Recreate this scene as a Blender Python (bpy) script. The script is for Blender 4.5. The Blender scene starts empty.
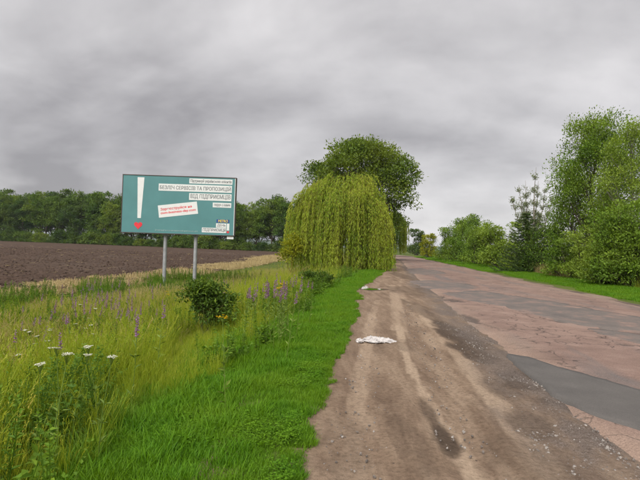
import bpy, math, random
import numpy as np
from mathutils import Vector, Matrix, Euler

SC = bpy.context.scene
COL = SC.collection
R_ = math.radians
rng = np.random.default_rng(7)
random.seed(7)

# ------------------------------------------------------------------ camera
FPX = 483.0
PITCH = math.atan(6 / FPX)
ROLL = R_(1.9)
EYE = np.array([0.0, 0.0, 1.65])
f0 = np.array([0, math.cos(PITCH), math.sin(PITCH)])
u0 = np.array([0, -math.sin(PITCH), math.cos(PITCH)])
r0 = np.array([1.0, 0, 0])
RV = r0 * math.cos(ROLL) + u0 * math.sin(ROLL)
UV_ = -r0 * math.sin(ROLL) + u0 * math.cos(ROLL)
cam = bpy.data.cameras.new('camera')
camo = bpy.data.objects.new('camera', cam)
COL.objects.link(camo)
m = Matrix.Identity(4)
for i in range(3):
    m[i][0] = RV[i]; m[i][1] = UV_[i]; m[i][2] = -f0[i]; m[i][3] = EYE[i]
camo.matrix_world = m
cam.sensor_fit = 'HORIZONTAL'
cam.sensor_width = 36.0
cam.lens = 36.0 * FPX / 640.0
cam.clip_start = 0.05
cam.clip_end = 12000
SC.camera = camo

# ------------------------------------------------------------------ world: overcast sky
SUN_EL, SUN_ROT = R_(44), R_(205)
world = bpy.data.worlds.new('World')
SC.world = world
world.use_nodes = True
nt = world.node_tree
nt.nodes.clear()
def N(nt, t, **kw):
    n = nt.nodes.new(t)
    for k, v in kw.items():
        if k.startswith('i_'):
            key = k[2:]
            key = int(key) if key.isdigit() else key
            n.inputs[key].default_value = v
        else:
            setattr(n, k, v)
    return n
def L(nt, a, b):
    nt.links.new(a, b)
tc = N(nt, 'ShaderNodeTexCoord')
sep = N(nt, 'ShaderNodeSeparateXYZ'); L(nt, tc.outputs['Generated'], sep.inputs[0])
zab = N(nt, 'ShaderNodeMath', operation='ABSOLUTE'); L(nt, sep.outputs[2], zab.inputs[0])
zad = N(nt, 'ShaderNodeMath', operation='ADD', i_1=0.30); L(nt, zab.outputs[0], zad.inputs[0])
dx = N(nt, 'ShaderNodeMath', operation='DIVIDE'); L(nt, sep.outputs[0], dx.inputs[0]); L(nt, zad.outputs[0], dx.inputs[1])
dy = N(nt, 'ShaderNodeMath', operation='DIVIDE'); L(nt, sep.outputs[1], dy.inputs[0]); L(nt, zad.outputs[0], dy.inputs[1])
cmb = N(nt, 'ShaderNodeCombineXYZ'); L(nt, dx.outputs[0], cmb.inputs[0]); L(nt, dy.outputs[0], cmb.inputs[1])
mp = N(nt, 'ShaderNodeMapping'); L(nt, cmb.outputs[0], mp.inputs[0])
mp.inputs['Location'].default_value = (7.3, 2.1, 0.4)
mp.inputs['Scale'].default_value = (0.66, 0.66, 1)
n1 = N(nt, 'ShaderNodeTexNoise', i_Scale=1.0, i_Detail=6.0, i_Roughness=0.5, i_Distortion=0.35)
L(nt, mp.outputs[0], n1.inputs['Vector'])
n2 = N(nt, 'ShaderNodeTexNoise', i_Scale=3.2, i_Detail=5.0, i_Roughness=0.55, i_Distortion=0.2)
L(nt, mp.outputs[0], n2.inputs['Vector'])
mx = N(nt, 'ShaderNodeMix', data_type='FLOAT'); mx.inputs[0].default_value = 0.22
L(nt, n1.outputs[0], mx.inputs[2]); L(nt, n2.outputs[0], mx.inputs[3])
cr = N(nt, 'ShaderNodeValToRGB')
cr.color_ramp.elements[0].position = 0.395; cr.color_ramp.elements[0].color = (0.128, 0.123, 0.127, 1)
cr.color_ramp.elements[1].position = 0.61; cr.color_ramp.elements[1].color = (0.318, 0.309, 0.311, 1)
e = cr.color_ramp.elements.new(0.49); e.color = (0.215, 0.209, 0.212, 1)
L(nt, mx.outputs[0], cr.inputs[0])
sky = N(nt, 'ShaderNodeTexSky', sky_type='NISHITA', sun_disc=False)
sky.sun_elevation = SUN_EL; sky.sun_rotation = SUN_ROT
skm = N(nt, 'ShaderNodeMix', data_type='RGBA', blend_type='MULTIPLY'); skm.inputs[0].default_value = 1.0
L(nt, sky.outputs[0], skm.inputs[6]); skm.inputs[7].default_value = (0.05, 0.05, 0.05, 1)
ov = N(nt, 'ShaderNodeMix', data_type='RGBA'); ov.inputs[0].default_value = 0.95
L(nt, skm.outputs[2], ov.inputs[6]); L(nt, cr.outputs[0], ov.inputs[7])
bg = N(nt, 'ShaderNodeBackground', i_Strength=1.0); L(nt, ov.outputs[2], bg.inputs[0])
wo = N(nt, 'ShaderNodeOutputWorld'); L(nt, bg.outputs[0], wo.inputs[0])

sun = bpy.data.lights.new('sun', 'SUN')
sun.energy = 1.5; sun.angle = R_(50); sun.color = (1.0, 0.96, 0.9)
suno = bpy.data.objects.new('sun', sun); COL.objects.link(suno)
# sun_rotation measured clockwise from +Y: direction towards the sun
sd = Vector((math.sin(SUN_ROT) * math.cos(SUN_EL), math.cos(SUN_ROT) * math.cos(SUN_EL), math.sin(SUN_EL)))
suno.rotation_euler = sd.to_track_quat('Z', 'Y').to_euler()
suno.location = (0, 0, 60)

vs = SC.view_settings
vs.view_transform = 'Standard'; vs.look = 'None'; vs.exposure = 1.45; vs.gamma = 1.0
vs.use_curve_mapping = False
SC.cycles.max_bounces = 4
SC.cycles.diffuse_bounces = 2
SC.cycles.use_adaptive_sampling = True
SC.cycles.adaptive_threshold = 0.03
SC.cycles.glossy_bounces = 2
SC.cycles.transmission_bounces = 3
SC.cycles.transparent_max_bounces = 8
SC.cycles.use_denoising = True

# ------------------------------------------------------------------ helpers: pixels to places
def ray(px, py):
    return f0 + (px - 320) / FPX * RV + (240 - py) / FPX * UV_
def vnoise(x, y, seed=0):
    x = np.asarray(x, float); y = np.asarray(y, float)
    xi = np.floor(x).astype(np.int64); yi = np.floor(y).astype(np.int64)
    fx = x - xi; fy = y - yi
    fx = fx * fx * (3 - 2 * fx); fy = fy * fy * (3 - 2 * fy)
    def h(a, b):
        n = (a * 374761393 + b * 668265263 + seed * 1442695041) & 0xffffffff
        n = ((n ^ (n >> 13)) * 1274126177) & 0xffffffff
        n = n ^ (n >> 16)
        return (n & 0xffff) / 65535.0
    return (h(xi, yi) * (1 - fx) + h(xi + 1, yi) * fx) * (1 - fy) + (h(xi, yi + 1) * (1 - fx) + h(xi + 1, yi + 1) * fx) * fy
def fbm(x, y, seed=0, oct=4, gain=0.5):
    s = 0; a = 1; t = 0
    x = np.asarray(x, float); y = np.asarray(y, float)
    for o in range(oct):
        s = s + a * vnoise(x * 2 ** o, y * 2 ** o, seed + o); t += a; a *= gain
    return s / t
def smooth(a, b, x):
    t = np.clip((np.asarray(x, float) - a) / (b - a), 0, 1)
    return t * t * (3 - 2 * t)

# lines of the place (x as a function of y, metres)
GD = np.array([(-6, -0.35), (0, -0.2), (3.4, -0.1), (5.3, -0.02), (8, 0.45), (11, 0.8), (15, 1.2), (18.6, 1.55), (24.7, 2.75), (33, 4.3), (40.6, 6.0), (59, 9.3), (83, 12.6), (100, 13.9)])
AL = np.array([(-6, 2.7), (0, 2.75), (4.1, 2.5), (5.2, 2.66), (5.9, 2.80), (8, 2.98), (9.5, 3.2), (14.6, 3.85), (23.7, 5.0), (41.6, 7.5), (64.6, 10.9), (83, 13.2), (100, 14.4)])
AR = np.array([(-6, 9.9), (0, 10.1), (8, 10.4), (16, 10.8), (19, 11.15), (23, 11.5), (29, 12.15), (40, 13.4), (54, 14.8), (73, 16.9), (87, 18.5), (100, 19.6)])
FE = np.array([(-30, -16), (10, -13.4), (20, -12.0), (28, -10.5), (50, -7.6), (71, -5.6), (113, -7.0), (130, -8)])
def fn(A):
    return lambda y: np.interp(y, A[:, 0], A[:, 1])
gd, al, ar, fe = fn(GD), fn(AL), fn(AR), fn(FE)
def H(x, y):
    """terrain height outside the carriageway"""
    x = np.asarray(x, float); y = np.asarray(y, float)
    v = gd(y) - x
    bank = 0.02 - 0.07 * smooth(0, 1.4, v) - 0.85 * smooth(1.0, 5.2, v)
    rise = 0.80 * smooth(22, 140, np.hypot(x, y)) * smooth(1.0, 6.0, v)
    w = x - ar(y)
    right = 0.02 + 0.12 * smooth(0.2, 2.5, w) - 0.3 * smooth(4, 12, w)
    z = np.where(v > -1.5, bank + rise, right)
    return z + 0.10 * (fbm(x * 0.5, y * 0.5, 3, 2) - 0.5) * smooth(0.3, 1.5, np.maximum(v, w))
def corridor(x, y):
    """1 inside the carriageway (shoulder + asphalt), 0 outside"""
    return smooth(-0.15, 0.35, x - gd(y)) * smooth(-0.15, 0.35, ar(y) - x) * (np.asarray(y) < 100)
def on_ground(px, py, h=0.0):
    """place under the pixel whose seen point is h above the terrain"""
    d = ray(px, py); z = -0.3
    for _ in range(12):
        t = (z + h - EYE[2]) / d[2]
        p = EYE + d * t
        z = float(H(p[0], p[1]))
    return p[0], p[1], z
def at_depth(px, Y):
    py = 248
    for _ in range(6):
        d = ray(px, py); x = d[0] / d[1] * Y
        z = float(H(x, Y))
        # pixel row of that ground point
        q = np.array([x, Y, z]) - EYE
        py = 240 - FPX * (q @ UV_) / (q @ f0)
    return x, Y, z
def height_for(px, py, Y):
    d = ray(px, py)
    return EYE[2] + d[2] / d[1] * Y

# ------------------------------------------------------------------ helpers: objects
def tag(o, label=None, cat=None, group=None, kind=None):
    if label: o['label'] = label
    if cat: o['category'] = cat
    if group: o['group'] = group
    if kind: o['kind'] = kind
    return o
def link(o, parent=None):
    COL.objects.link(o)
    if parent is not None: o.parent = parent
    return o
def empty(name, loc, rz=0, s=1.0):
    o = bpy.data.objects.new(name, None); o.empty_display_size = 0.2
    o.location = loc; o.rotation_euler = (0, 0, rz)
    o.scale = (s, s, s) if not hasattr(s, '__len__') else s
    return link(o)
class MB:
    """collects vertices and faces for one mesh"""
    def __init__(s): s.v = []; s.f = []; s.a = []; s.n = 0
    def add(s, v, f, a=None):
        v = np.asarray(v, float).reshape(-1, 3)
        f = np.asarray(f, np.int64)
        s.v.append(v); s.f.append(f + s.n); s.n += len(v)
        s.a.append(np.full(len(f), 0.5) if a is None else np.broadcast_to(np.asarray(a, float), (len(f),)))
    def mesh(s, name, mat=None, smoothed=False):
        v = np.concatenate(s.v)
        me = bpy.data.meshes.new(name)
        tot = sum(len(f) for f in s.f)
        me.vertices.add(len(v)); me.vertices.foreach_set('co', v.astype(np.float32).ravel())
        sizes = np.concatenate([np.full(len(f), f.shape[1]) for f in s.f])
        idx = np.concatenate([f.ravel() for f in s.f])
        me.loops.add(len(idx)); me.loops.foreach_set('vertex_index', idx.astype(np.int32))
        me.polygons.add(tot)
        st = np.concatenate([[0], np.cumsum(sizes)[:-1]])
        me.polygons.foreach_set('loop_start', st.astype(np.int32))
        me.update(calc_edges=True)
        at = me.attributes.new('rnd', 'FLOAT', 'FACE')
        at.data.foreach_set('value', np.concatenate(s.a).astype(np.float32))
        me.polygons.foreach_set('use_smooth', np.full(tot, smoothed, bool))
        if mat: me.materials.append(mat)
        me.validate()
        return me
    def build(s, name, mat, parent=None, smoothed=False):
        return link(bpy.data.objects.new(name, s.mesh(name, mat, smoothed)), parent)
    def box(s, c, d, rot=None, a=None):
        q = np.array([(i, j, k) for i in (-.5, .5) for j in (-.5, .5) for k in (-.5, .5)]) * np.array(d)
        if rot is not None: q = q @ np.array(Euler(rot).to_matrix()).T
        s.add(q + np.array(c), [(0, 1, 3, 2), (4, 6, 7, 5), (0, 4, 5, 1), (2, 3, 7, 6), (0, 2, 6, 4), (1, 5, 7, 3)], a)
    def tube(s, pts, rad, n=6, a=None, cap=True):
        pts = np.asarray(pts, float); k = len(pts)
        rad = np.broadcast_to(np.asarray(rad, float), (k,))
        t = np.gradient(pts, axis=0); t /= np.linalg.norm(t, axis=1)[:, None] + 1e-9
        ref = np.array([0.31, 0.17, 0.0]) + np.array([0, 0, 1.0]) * (np.abs(t[:, 2:3]) < 0.7) + np.array([1.0, 0, 0]) * (np.abs(t[:, 2:3]) >= 0.7)
        b = np.cross(t, ref); b /= np.linalg.norm(b, axis=1)[:, None] + 1e-9
        c = np.cross(b, t)
        ang = np.arange(n) / n * 2 * np.pi
        ring = pts[:, None] + rad[:, None, None] * (np.cos(ang)[None, :, None] * b[:, None] + np.sin(ang)[None, :, None] * c[:, None])
        f = [(i * n + j, i * n + (j + 1) % n, (i + 1) * n + (j + 1) % n, (i + 1) * n + j) for i in range(k - 1) for j in range(n)]
        s.add(ring.reshape(-1, 3), f, a)
        if cap:
            s.add(ring[-1], [tuple(range(n))], a); s.add(ring[0], [tuple(range(n))[::-1]], a)
    def leaves(s, P, D, Nn, ln, wd, a=None, fold=0.12):
        """pointed folded leaf at each P, along D, facing Nn"""
        P = np.asarray(P, float); n = len(P)
        D = D / (np.linalg.norm(D, axis=1)[:, None] + 1e-9)
        S = np.cross(D, Nn); S /= np.linalg.norm(S, axis=1)[:, None] + 1e-9
        U = np.cross(S, D)
        ln = np.broadcast_to(ln, (n,))[:, None]; wd = np.broadcast_to(wd, (n,))[:, None]
        mid = P + D * ln * 0.45 + U * ln * fold
        v = np.stack([P, mid + S * wd * 0.5, P + D * ln, mid - S * wd * 0.5], axis=1).reshape(-1, 3)
        f = np.arange(n * 4).reshape(n, 4)
        s.add(v, f, rng.random(n) if a is None else a)
def randdir(n):
    d = rng.normal(size=(n, 3)); return d / np.linalg.norm(d, axis=1)[:, None]

# ------------------------------------------------------------------ materials
def mat(name):
    m = bpy.data.materials.new(name); m.use_nodes = True
    t = m.node_tree; t.nodes.clear()
    o = N(t, 'ShaderNodeOutputMaterial')
    return m, t, o
def ramp(t, src, stops):
    r = N(t, 'ShaderNodeValToRGB')
    els = r.color_ramp.elements
    while len(els) < len(stops): els.new(0.5)
    for e, (p, c) in zip(els, stops):
        e.position = p; e.color = (*c, 1)
    L(t, src, r.inputs[0]); return r.outputs[0]
def mixc(t, fac, a, b, mode='MIX'):
    n = N(t, 'ShaderNodeMix', data_type='RGBA', blend_type=mode)
    for sock, v in ((n.inputs[0], fac), (n.inputs[6], a), (n.inputs[7], b)):
        if hasattr(v, 'is_linked') or hasattr(v, 'node'): L(t, v, sock)
        elif isinstance(v, tuple): sock.default_value = (*v, 1) if len(v) == 3 else v
        else: sock.default_value = v
    return n.outputs[2]
def pos(t):
    return N(t, 'ShaderNodeNewGeometry').outputs['Position']
def noise(t, vec, scale, detail=4.0, rough=0.55, dist=0.0):
    n = N(t, 'ShaderNodeTexNoise', i_Scale=scale, i_Detail=detail, i_Roughness=rough, i_Distortion=dist)
    if vec is not None: L(t, vec, n.inputs['Vector'])
    return n.outputs[0]
def attr(t, name, out='Fac'):
    return N(t, 'ShaderNodeAttribute', attribute_name=name).outputs[out]
def math_(t, op, a, b):
    n = N(t, 'ShaderNodeMath', operation=op)
    for s_, v in ((n.inputs[0], a), (n.inputs[1], b)):
        if hasattr(v, 'node'): L(t, v, s_)
        else: s_.default_value = v
    return n.outputs[0]
def bump(t, h, strength=0.4, dist=0.02):
    b = N(t, 'ShaderNodeBump', i_Strength=strength, i_Distance=dist); L(t, h, b.inputs['Height']); return b.outputs[0]
def princ(t, o, col, rough=0.9, normal=None, spec=0.3, metal=0.0):
    p = N(t, 'ShaderNodeBsdfPrincipled')
    if hasattr(col, 'node'): L(t, col, p.inputs['Base Color'])
    else: p.inputs['Base Color'].default_value = (*col, 1)
    if hasattr(rough, 'node'): L(t, rough, p.inputs['Roughness'])
    else: p.inputs['Roughness'].default_value = rough
    p.inputs['Specular IOR Level'].default_value = spec
    p.inputs['Metallic'].default_value = metal
    if normal is not None: L(t, normal, p.inputs['Normal'])
    if o is not None: L(t, p.outputs[0], o.inputs[0])
    return p
def leafmat(name, stops, patch=None, patch_scale=0.6, trans=0.35, rough=0.6, inst=False, tint=(1, 1, 1), objvar=False):
    """stops: colour ramp over the per-leaf random value; patch: second colour mixed in broad patches"""
    m, t, o = mat(name)
    r = attr(t, 'rnd')
    if inst:
        oi = N(t, 'ShaderNodeObjectInfo').outputs['Random']
        r = math_(t, 'ADD', math_(t, 'MULTIPLY', r, 0.65), math_(t, 'MULTIPLY', oi, 0.35))
    stops = [(p_, tuple(a * b for a, b in zip(c_, tint))) for p_, c_ in stops]
    c = ramp(t, r, stops)
    if patch:
        patch = tuple(a * b for a, b in zip(patch, tint))
        nz = noise(t, pos(t), patch_scale, 3.0)
        f = ramp(t, nz, [(0.40, (0, 0, 0)), (0.62, (1, 1, 1))])
        c = mixc(t, f, c, mixc(t, 0.6, c, patch))
    if objvar:
        oi = N(t, 'ShaderNodeObjectInfo').outputs['Random']
        c = mixc(t, 1.0, c, ramp(t, oi, [(0, (0.68, 0.78, 0.85)), (0.5, (1.0, 1.0, 1.0)), (1, (1.45, 1.28, 1.1))]), 'MULTIPLY')
    p = princ(t, None, c, rough, spec=0.25)
    tr = N(t, 'ShaderNodeBsdfTranslucent')
    L(t, mixc(t, 1.0, c, (1.25, 1.15, 0.55), 'MULTIPLY'), tr.inputs[0])
    mxs = N(t, 'ShaderNodeMixShader'); mxs.inputs[0].default_value = trans
    L(t, p.outputs[0], mxs.inputs[1]); L(t, tr.outputs[0], mxs.inputs[2]); L(t, mxs.outputs[0], o.inputs[0])
    return m

M = {}
M['tree'] = leafmat('leaf_tree', [(0, (0.030, 0.075, 0.012)), (0.6, (0.055, 0.125, 0.016)), (1, (0.085, 0.17, 0.02))], (0.10, 0.17, 0.02), 0.25, tint=(1.9, 1.55, 1.8), objvar=True)
M['tree_dark'] = leafmat('leaf_tree_dark', [(0, (0.022, 0.060, 0.014)), (0.6, (0.042, 0.098, 0.016)), (1, (0.065, 0.13, 0.02))], (0.07, 0.12, 0.02), 0.2, tint=(1.9, 1.55, 1.8), objvar=True)
M['bigtree'] = leafmat('leaf_big_tree', [(0, (0.040, 0.090, 0.010)), (0.6, (0.075, 0.15, 0.014)), (1, (0.12, 0.21, 0.02))], (0.14, 0.21, 0.02), 0.25, tint=(1.65, 1.35, 1.5))
M['willow'] = leafmat('leaf_willow', [(0, (0.10, 0.17, 0.012)), (0.5, (0.19, 0.27, 0.018)), (1, (0.29, 0.34, 0.03))], (0.30, 0.33, 0.03), 0.5, 0.4, tint=(1.42, 1.46, 1.7))
M['bush'] = leafmat('leaf_bush', [(0, (0.045, 0.11, 0.008)), (0.6, (0.085, 0.19, 0.012)), (1, (0.14, 0.27, 0.02))], (0.15, 0.26, 0.02), 0.4, tint=(1.6, 1.28, 1.9))
M['bush_light'] = leafmat('leaf_bush_light', [(0, (0.07, 0.15, 0.008)), (0.6, (0.13, 0.25, 0.014)), (1, (0.20, 0.34, 0.02))], (0.2, 0.32, 0.03), 0.4, tint=(1.5, 1.22, 2.1))
M['yellow'] = leafmat('leaf_yellow', [(0, (0.17, 0.21, 0.010)), (0.6, (0.30, 0.33, 0.014)), (1, (0.42, 0.42, 0.03))], None)
M['spruce'] = leafmat('leaf_spruce', [(0, (0.020, 0.058, 0.018)), (0.6, (0.036, 0.090, 0.020)), (1, (0.06, 0.13, 0.025))], None, trans=0.15, tint=(2.0, 1.4, 1.1))
M['shrub'] = leafmat('leaf_shrub', [(0, (0.025, 0.075, 0.012)), (0.6, (0.045, 0.12, 0.016)), (1, (0.085, 0.19, 0.02))], None, tint=(2.0, 1.35, 1.2))
M['pale'] = leafmat('leaf_pale', [(0, (0.10, 0.13, 0.06)), (1, (0.22, 0.26, 0.12))], None, tint=(1.2, 1.2, 1.2))
M['lawn'] = leafmat('grass_verge', [(0, (0.060, 0.17, 0.006)), (0.5, (0.115, 0.29, 0.010)), (1, (0.19, 0.40, 0.02))], (0.19, 0.34, 0.015), 1.2, 0.4, inst=True, tint=(0.92, 0.90, 0.8))
M['meadow'] = leafmat('grass_meadow', [(0, (0.10, 0.17, 0.012)), (0.45, (0.20, 0.28, 0.02)), (0.85, (0.29, 0.34, 0.035)), (1, (0.42, 0.37, 0.11))], (0.19, 0.28, 0.02), 0.5, 0.4, inst=True, tint=(1.35, 1.28, 1.1))
M['tussock'] = leafmat('grass_tussock', [(0, (0.07, 0.17, 0.012)), (0.5, (0.13, 0.26, 0.018)), (1, (0.24, 0.36, 0.04))], None, inst=True, tint=(1.15, 1.05, 1.1))
M['weed'] = leafmat('leaf_weed', [(0, (0.05, 0.13, 0.010)), (0.5, (0.10, 0.22, 0.014)), (1, (0.18, 0.31, 0.02))], (0.06, 0.15, 0.02), 0.6, inst=True, tint=(1.45, 1.2, 1.2))
M['drygrass'] = leafmat('grass_dry', [(0, (0.26, 0.24, 0.05)), (0.5, (0.40, 0.33, 0.12)), (1, (0.52, 0.43, 0.22))], None, inst=True)
M['straw'] = leafmat('straw', [(0, (0.30, 0.22, 0.09)), (0.5, (0.46, 0.36, 0.17)), (1, (0.62, 0.51, 0.28))], None, trans=0.1, inst=True)
M['white_petal'] = leafmat('white_petal', [(0, (0.62, 0.64, 0.52)), (1, (0.82, 0.82, 0.76))], None, trans=0.25)
M['purple'] = leafmat('purple_petal', [(0, (0.27, 0.11, 0.36)), (0.6, (0.42, 0.19, 0.50)), (1, (0.56, 0.31, 0.60))], None, trans=0.3)
M['yellow_petal'] = leafmat('yellow_petal', [(0, (0.65, 0.42, 0.01)), (1, (0.80, 0.60, 0.02))], None, trans=0.2)
M['stem'] = leafmat('stem_green', [(0, (0.10, 0.17, 0.02)), (1, (0.17, 0.24, 0.04))], None, trans=0.1)

def barkmat(name, a, b, sc=6):
    m, t, o = mat(name)
    mp_ = N(t, 'ShaderNodeMapping'); mp_.inputs['Scale'].default_value = (1, 1, 0.25)
    L(t, pos(t), mp_.inputs[0])
    nz = noise(t, mp_.outputs[0], sc, 6, 0.65)
    c = ramp(t, nz, [(0.3, a), (0.7, b)])
    princ(t, o, c, 0.95, bump(t, nz, 0.8, 0.03), 0.15)
    return m
M['bark'] = barkmat('bark', (0.045, 0.034, 0.025), (0.13, 0.105, 0.08))
M['bark_pale'] = barkmat('bark_pale', (0.16, 0.14, 0.115), (0.36, 0.33, 0.28))
M['twig_yellow'] = barkmat('twig_yellow', (0.16, 0.13, 0.03), (0.26, 0.21, 0.05))
M['twig_green'] = barkmat('twig_green', (0.06, 0.07, 0.02), (0.12, 0.12, 0.04))

def m_ground():
    m, t, o = mat('ground_grass_soil')
    p = pos(t)
    big = noise(t, p, 0.05, 4); fine = noise(t, p, 9, 5, 0.65)
    c = ramp(t, fine, [(0.30, (0.045, 0.055, 0.015)), (0.55, (0.075, 0.11, 0.02)), (0.8, (0.13, 0.15, 0.04))])
    c = mixc(t, ramp(t, big, [(0.4, (0, 0, 0)), (0.65, (1, 1, 1))]), c, mixc(t, 0.5, c, (0.20, 0.22, 0.06)))
    princ(t, o, c, 1.0, bump(t, fine, 0.7, 0.05), 0.1); return m
M['ground'] = m_ground()
def m_field():
    m, t, o = mat('ploughed_soil')
    p = pos(t)
    mp_ = N(t, 'ShaderNodeMapping'); mp_.inputs['Rotation'].default_value = (0, 0, R_(-8)); mp_.inputs['Scale'].default_value = (1.0, 0.22, 1)
    L(t, p, mp_.inputs[0])
    rows = noise(t, mp_.outputs[0], 0.9, 5, 0.6)
    fine = noise(t, p, 5, 6, 0.7); big = noise(t, p, 0.06, 3)
    c = ramp(t, fine, [(0.28, (0.046, 0.030, 0.022)), (0.55, (0.086, 0.057, 0.043)), (0.8, (0.145, 0.104, 0.080))])
    c = mixc(t, ramp(t, rows, [(0.42, (0, 0, 0)), (0.6, (0.6, 0.6, 0.6))]), c, (0.100, 0.067, 0.050))
    c = mixc(t, ramp(t, big, [(0.5, (0, 0, 0)), (0.75, (0.35, 0.35, 0.35))]), c, (0.15, 0.12, 0.095))
    # straw remains: bright specks, and the band of old stubble along the near edge
    st = attr(t, 'stubble')
    sp = noise(t, p, 2.2, 3, 0.8)
    f = ramp(t, math_(t, 'ADD', sp, math_(t, 'MULTIPLY', st, 0.15)), [(0.66, (0, 0, 0)), (0.78, (0.6, 0.6, 0.6))])
    c = mixc(t, f, c, (0.40, 0.31, 0.17))
    princ(t, o, c, 1.0, bump(t, fine, 0.9, 0.06), 0.1); return m
M['field'] = m_field()
def m_shoulder():
    m, t, o = mat('sandy_dirt')
    p = pos(t)
    mp_ = N(t, 'ShaderNodeMapping'); mp_.inputs['Rotation'].default_value = (0, 0, R_(9)); mp_.inputs['Scale'].default_value = (1.9, 0.30, 1); L(t, p, mp_.inputs[0])
    fine = noise(t, p, 22, 8, 0.7); mid = noise(t, mp_.outputs[0], 2.0, 8, 0.62, 0.2); grit = noise(t, p, 95, 3, 0.75)
    c = ramp(t, mid, [(0.32, (0.160, 0.108, 0.074)), (0.50, (0.235, 0.164, 0.113)), (0.68, (0.32, 0.235, 0.165))])
    brk = noise(t, mp_.outputs[0], 5.0, 8, 0.7)
    def broken(nm, k=0.9): return ramp(t, math_(t, 'ADD', attr(t, nm), math_(t, 'MULTIPLY', math_(t, 'SUBTRACT', brk, 0.5), k)), [(0.10, (0, 0, 0)), (0.85, (0.95, 0.95, 0.95))])
    c = mixc(t, broken('pale'), c, (0.42, 0.315, 0.225))
    c = mixc(t, broken('damp', 0.8), c, (0.085, 0.060, 0.043))
    c = mixc(t, attr(t, 'gravel'), c, ramp(t, grit, [(0.30, (0.075, 0.058, 0.050)), (0.52, (0.15, 0.118, 0.10)), (0.68, (0.33, 0.29, 0.265))]))
    c = mixc(t, 0.75, c, ramp(t, fine, [(0.30, (0.50, 0.48, 0.46)), (0.5, (1, 1, 1)), (0.70, (1.32, 1.32, 1.34))]), 'MULTIPLY')
    # scattered dark crumbs
    vo = N(t, 'ShaderNodeTexVoronoi', i_Scale=9.0, i_Randomness=1.0); L(t, p, vo.inputs['Vector'])
    cr_ = ramp(t, vo.outputs['Distance'], [(0.07, (1, 1, 1)), (0.11, (0, 0, 0))])
    sel = ramp(t, noise(t, p, 3.7, 2), [(0.5, (0, 0, 0)), (0.56, (0.8, 0.8, 0.8))])
    c = mixc(t, mixc(t, 1.0, cr_, sel, 'MULTIPLY'), c, (0.08, 0.06, 0.05))
    princ(t, o, c, 0.95, bump(t, math_(t, 'ADD', fine, math_(t, 'MULTIPLY', grit, 0.5)), 0.9, 0.02), 0.2); return m
M['shoulder'] = m_shoulder()
def m_road():
    m, t, o = mat('worn_red_asphalt')
    p = pos(t)
    fine = noise(t, p, 60, 4, 0.8); mid = noise(t, p, 1.1, 6, 0.65); big = noise(t, p, 0.22, 4, 0.5)
    c = ramp(t, mid, [(0.28, (0.165, 0.112, 0.092)), (0.5, (0.235, 0.157, 0.128)), (0.72, (0.305, 0.215, 0.177))])
    uv = N(t, 'ShaderNodeUVMap').outputs[0]
    mp_ = N(t, 'ShaderNodeMapping'); mp_.inputs['Scale'].default_value = (0.9, 0.11, 1); L(t, uv, mp_.inputs[0])
    strk = noise(t, mp_.outputs[0], 1.0, 5, 0.6, 0.3)
    c = mixc(t, ramp(t, strk, [(0.50, (0, 0, 0)), (0.66, (0.85, 0.85, 0.85))]), c, (0.155, 0.135, 0.128))
    c = mixc(t, ramp(t, big, [(0.45, (0, 0, 0)), (0.7, (0.45, 0.45, 0.45))]), c, (0.36, 0.25, 0.20))
    vo = N(t, 'ShaderNodeTexVoronoi', i_Scale=1.7, feature='DISTANCE_TO_EDGE'); 
    wv = N(t, 'ShaderNodeVectorMath', operation='ADD'); L(t, p, wv.inputs[0])
    nn = N(t, 'ShaderNodeTexNoise', i_Scale=1.6, i_Detail=5.0); L(t, p, nn.inputs['Vector']); L(t, nn.outputs['Color'], wv.inputs[1])
    L(t, wv.outputs[0], vo.inputs['Vector'])
    ck = ramp(t, vo.outputs['Distance'], [(0.008, (1, 1, 1)), (0.028, (0, 0, 0))])
    csel = ramp(t, noise(t, p, 0.5, 3), [(0.44, (0, 0, 0)), (0.52, (0.9, 0.9, 0.9))])
    c = mixc(t, mixc(t, 1.0, ck, csel, 'MULTIPLY'), c, (0.085, 0.062, 0.055))
    c = mixc(t, attr(t, 'dust'), c, (0.33, 0.24, 0.18))
    c = mixc(t, attr(t, 'hole'), c, (0.065, 0.055, 0.05))
    c = mixc(t, 0.8, c, ramp(t, fine, [(0.32, (0.45, 0.43, 0.42)), (0.5, (1, 1, 1)), (0.70, (1.45, 1.45, 1.45))]), 'MULTIPLY')
    h = math_(t, 'SUBTRACT', math_(t, 'MULTIPLY', fine, 0.5), math_(t, 'MULTIPLY', ck, 0.6))
    princ(t, o, c, 0.92, bump(t, h, 0.5, 0.012), 0.25); return m
M['road'] = m_road()
def m_patch(name, a, b):
    m, t, o = mat(name)
    p = pos(t)
    fine = noise(t, p, 70, 4, 0.8); mid = noise(t, p, 1.6, 5, 0.6)
    c = ramp(t, mid, [(0.3, a), (0.7, b)])
    c = mixc(t, 0.7, c, ramp(t, fine, [(0.3, (0.65, 0.65, 0.65)), (0.5, (1, 1, 1)), (0.72, (1.3, 1.3, 1.3))]), 'MULTIPLY')
    princ(t, o, c, 0.85, bump(t, fine, 0.4, 0.008), 0.3); return m
M['patch'] = m_patch('grey_asphalt_patch', (0.098, 0.090, 0.085), (0.135, 0.124, 0.115))
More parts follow.
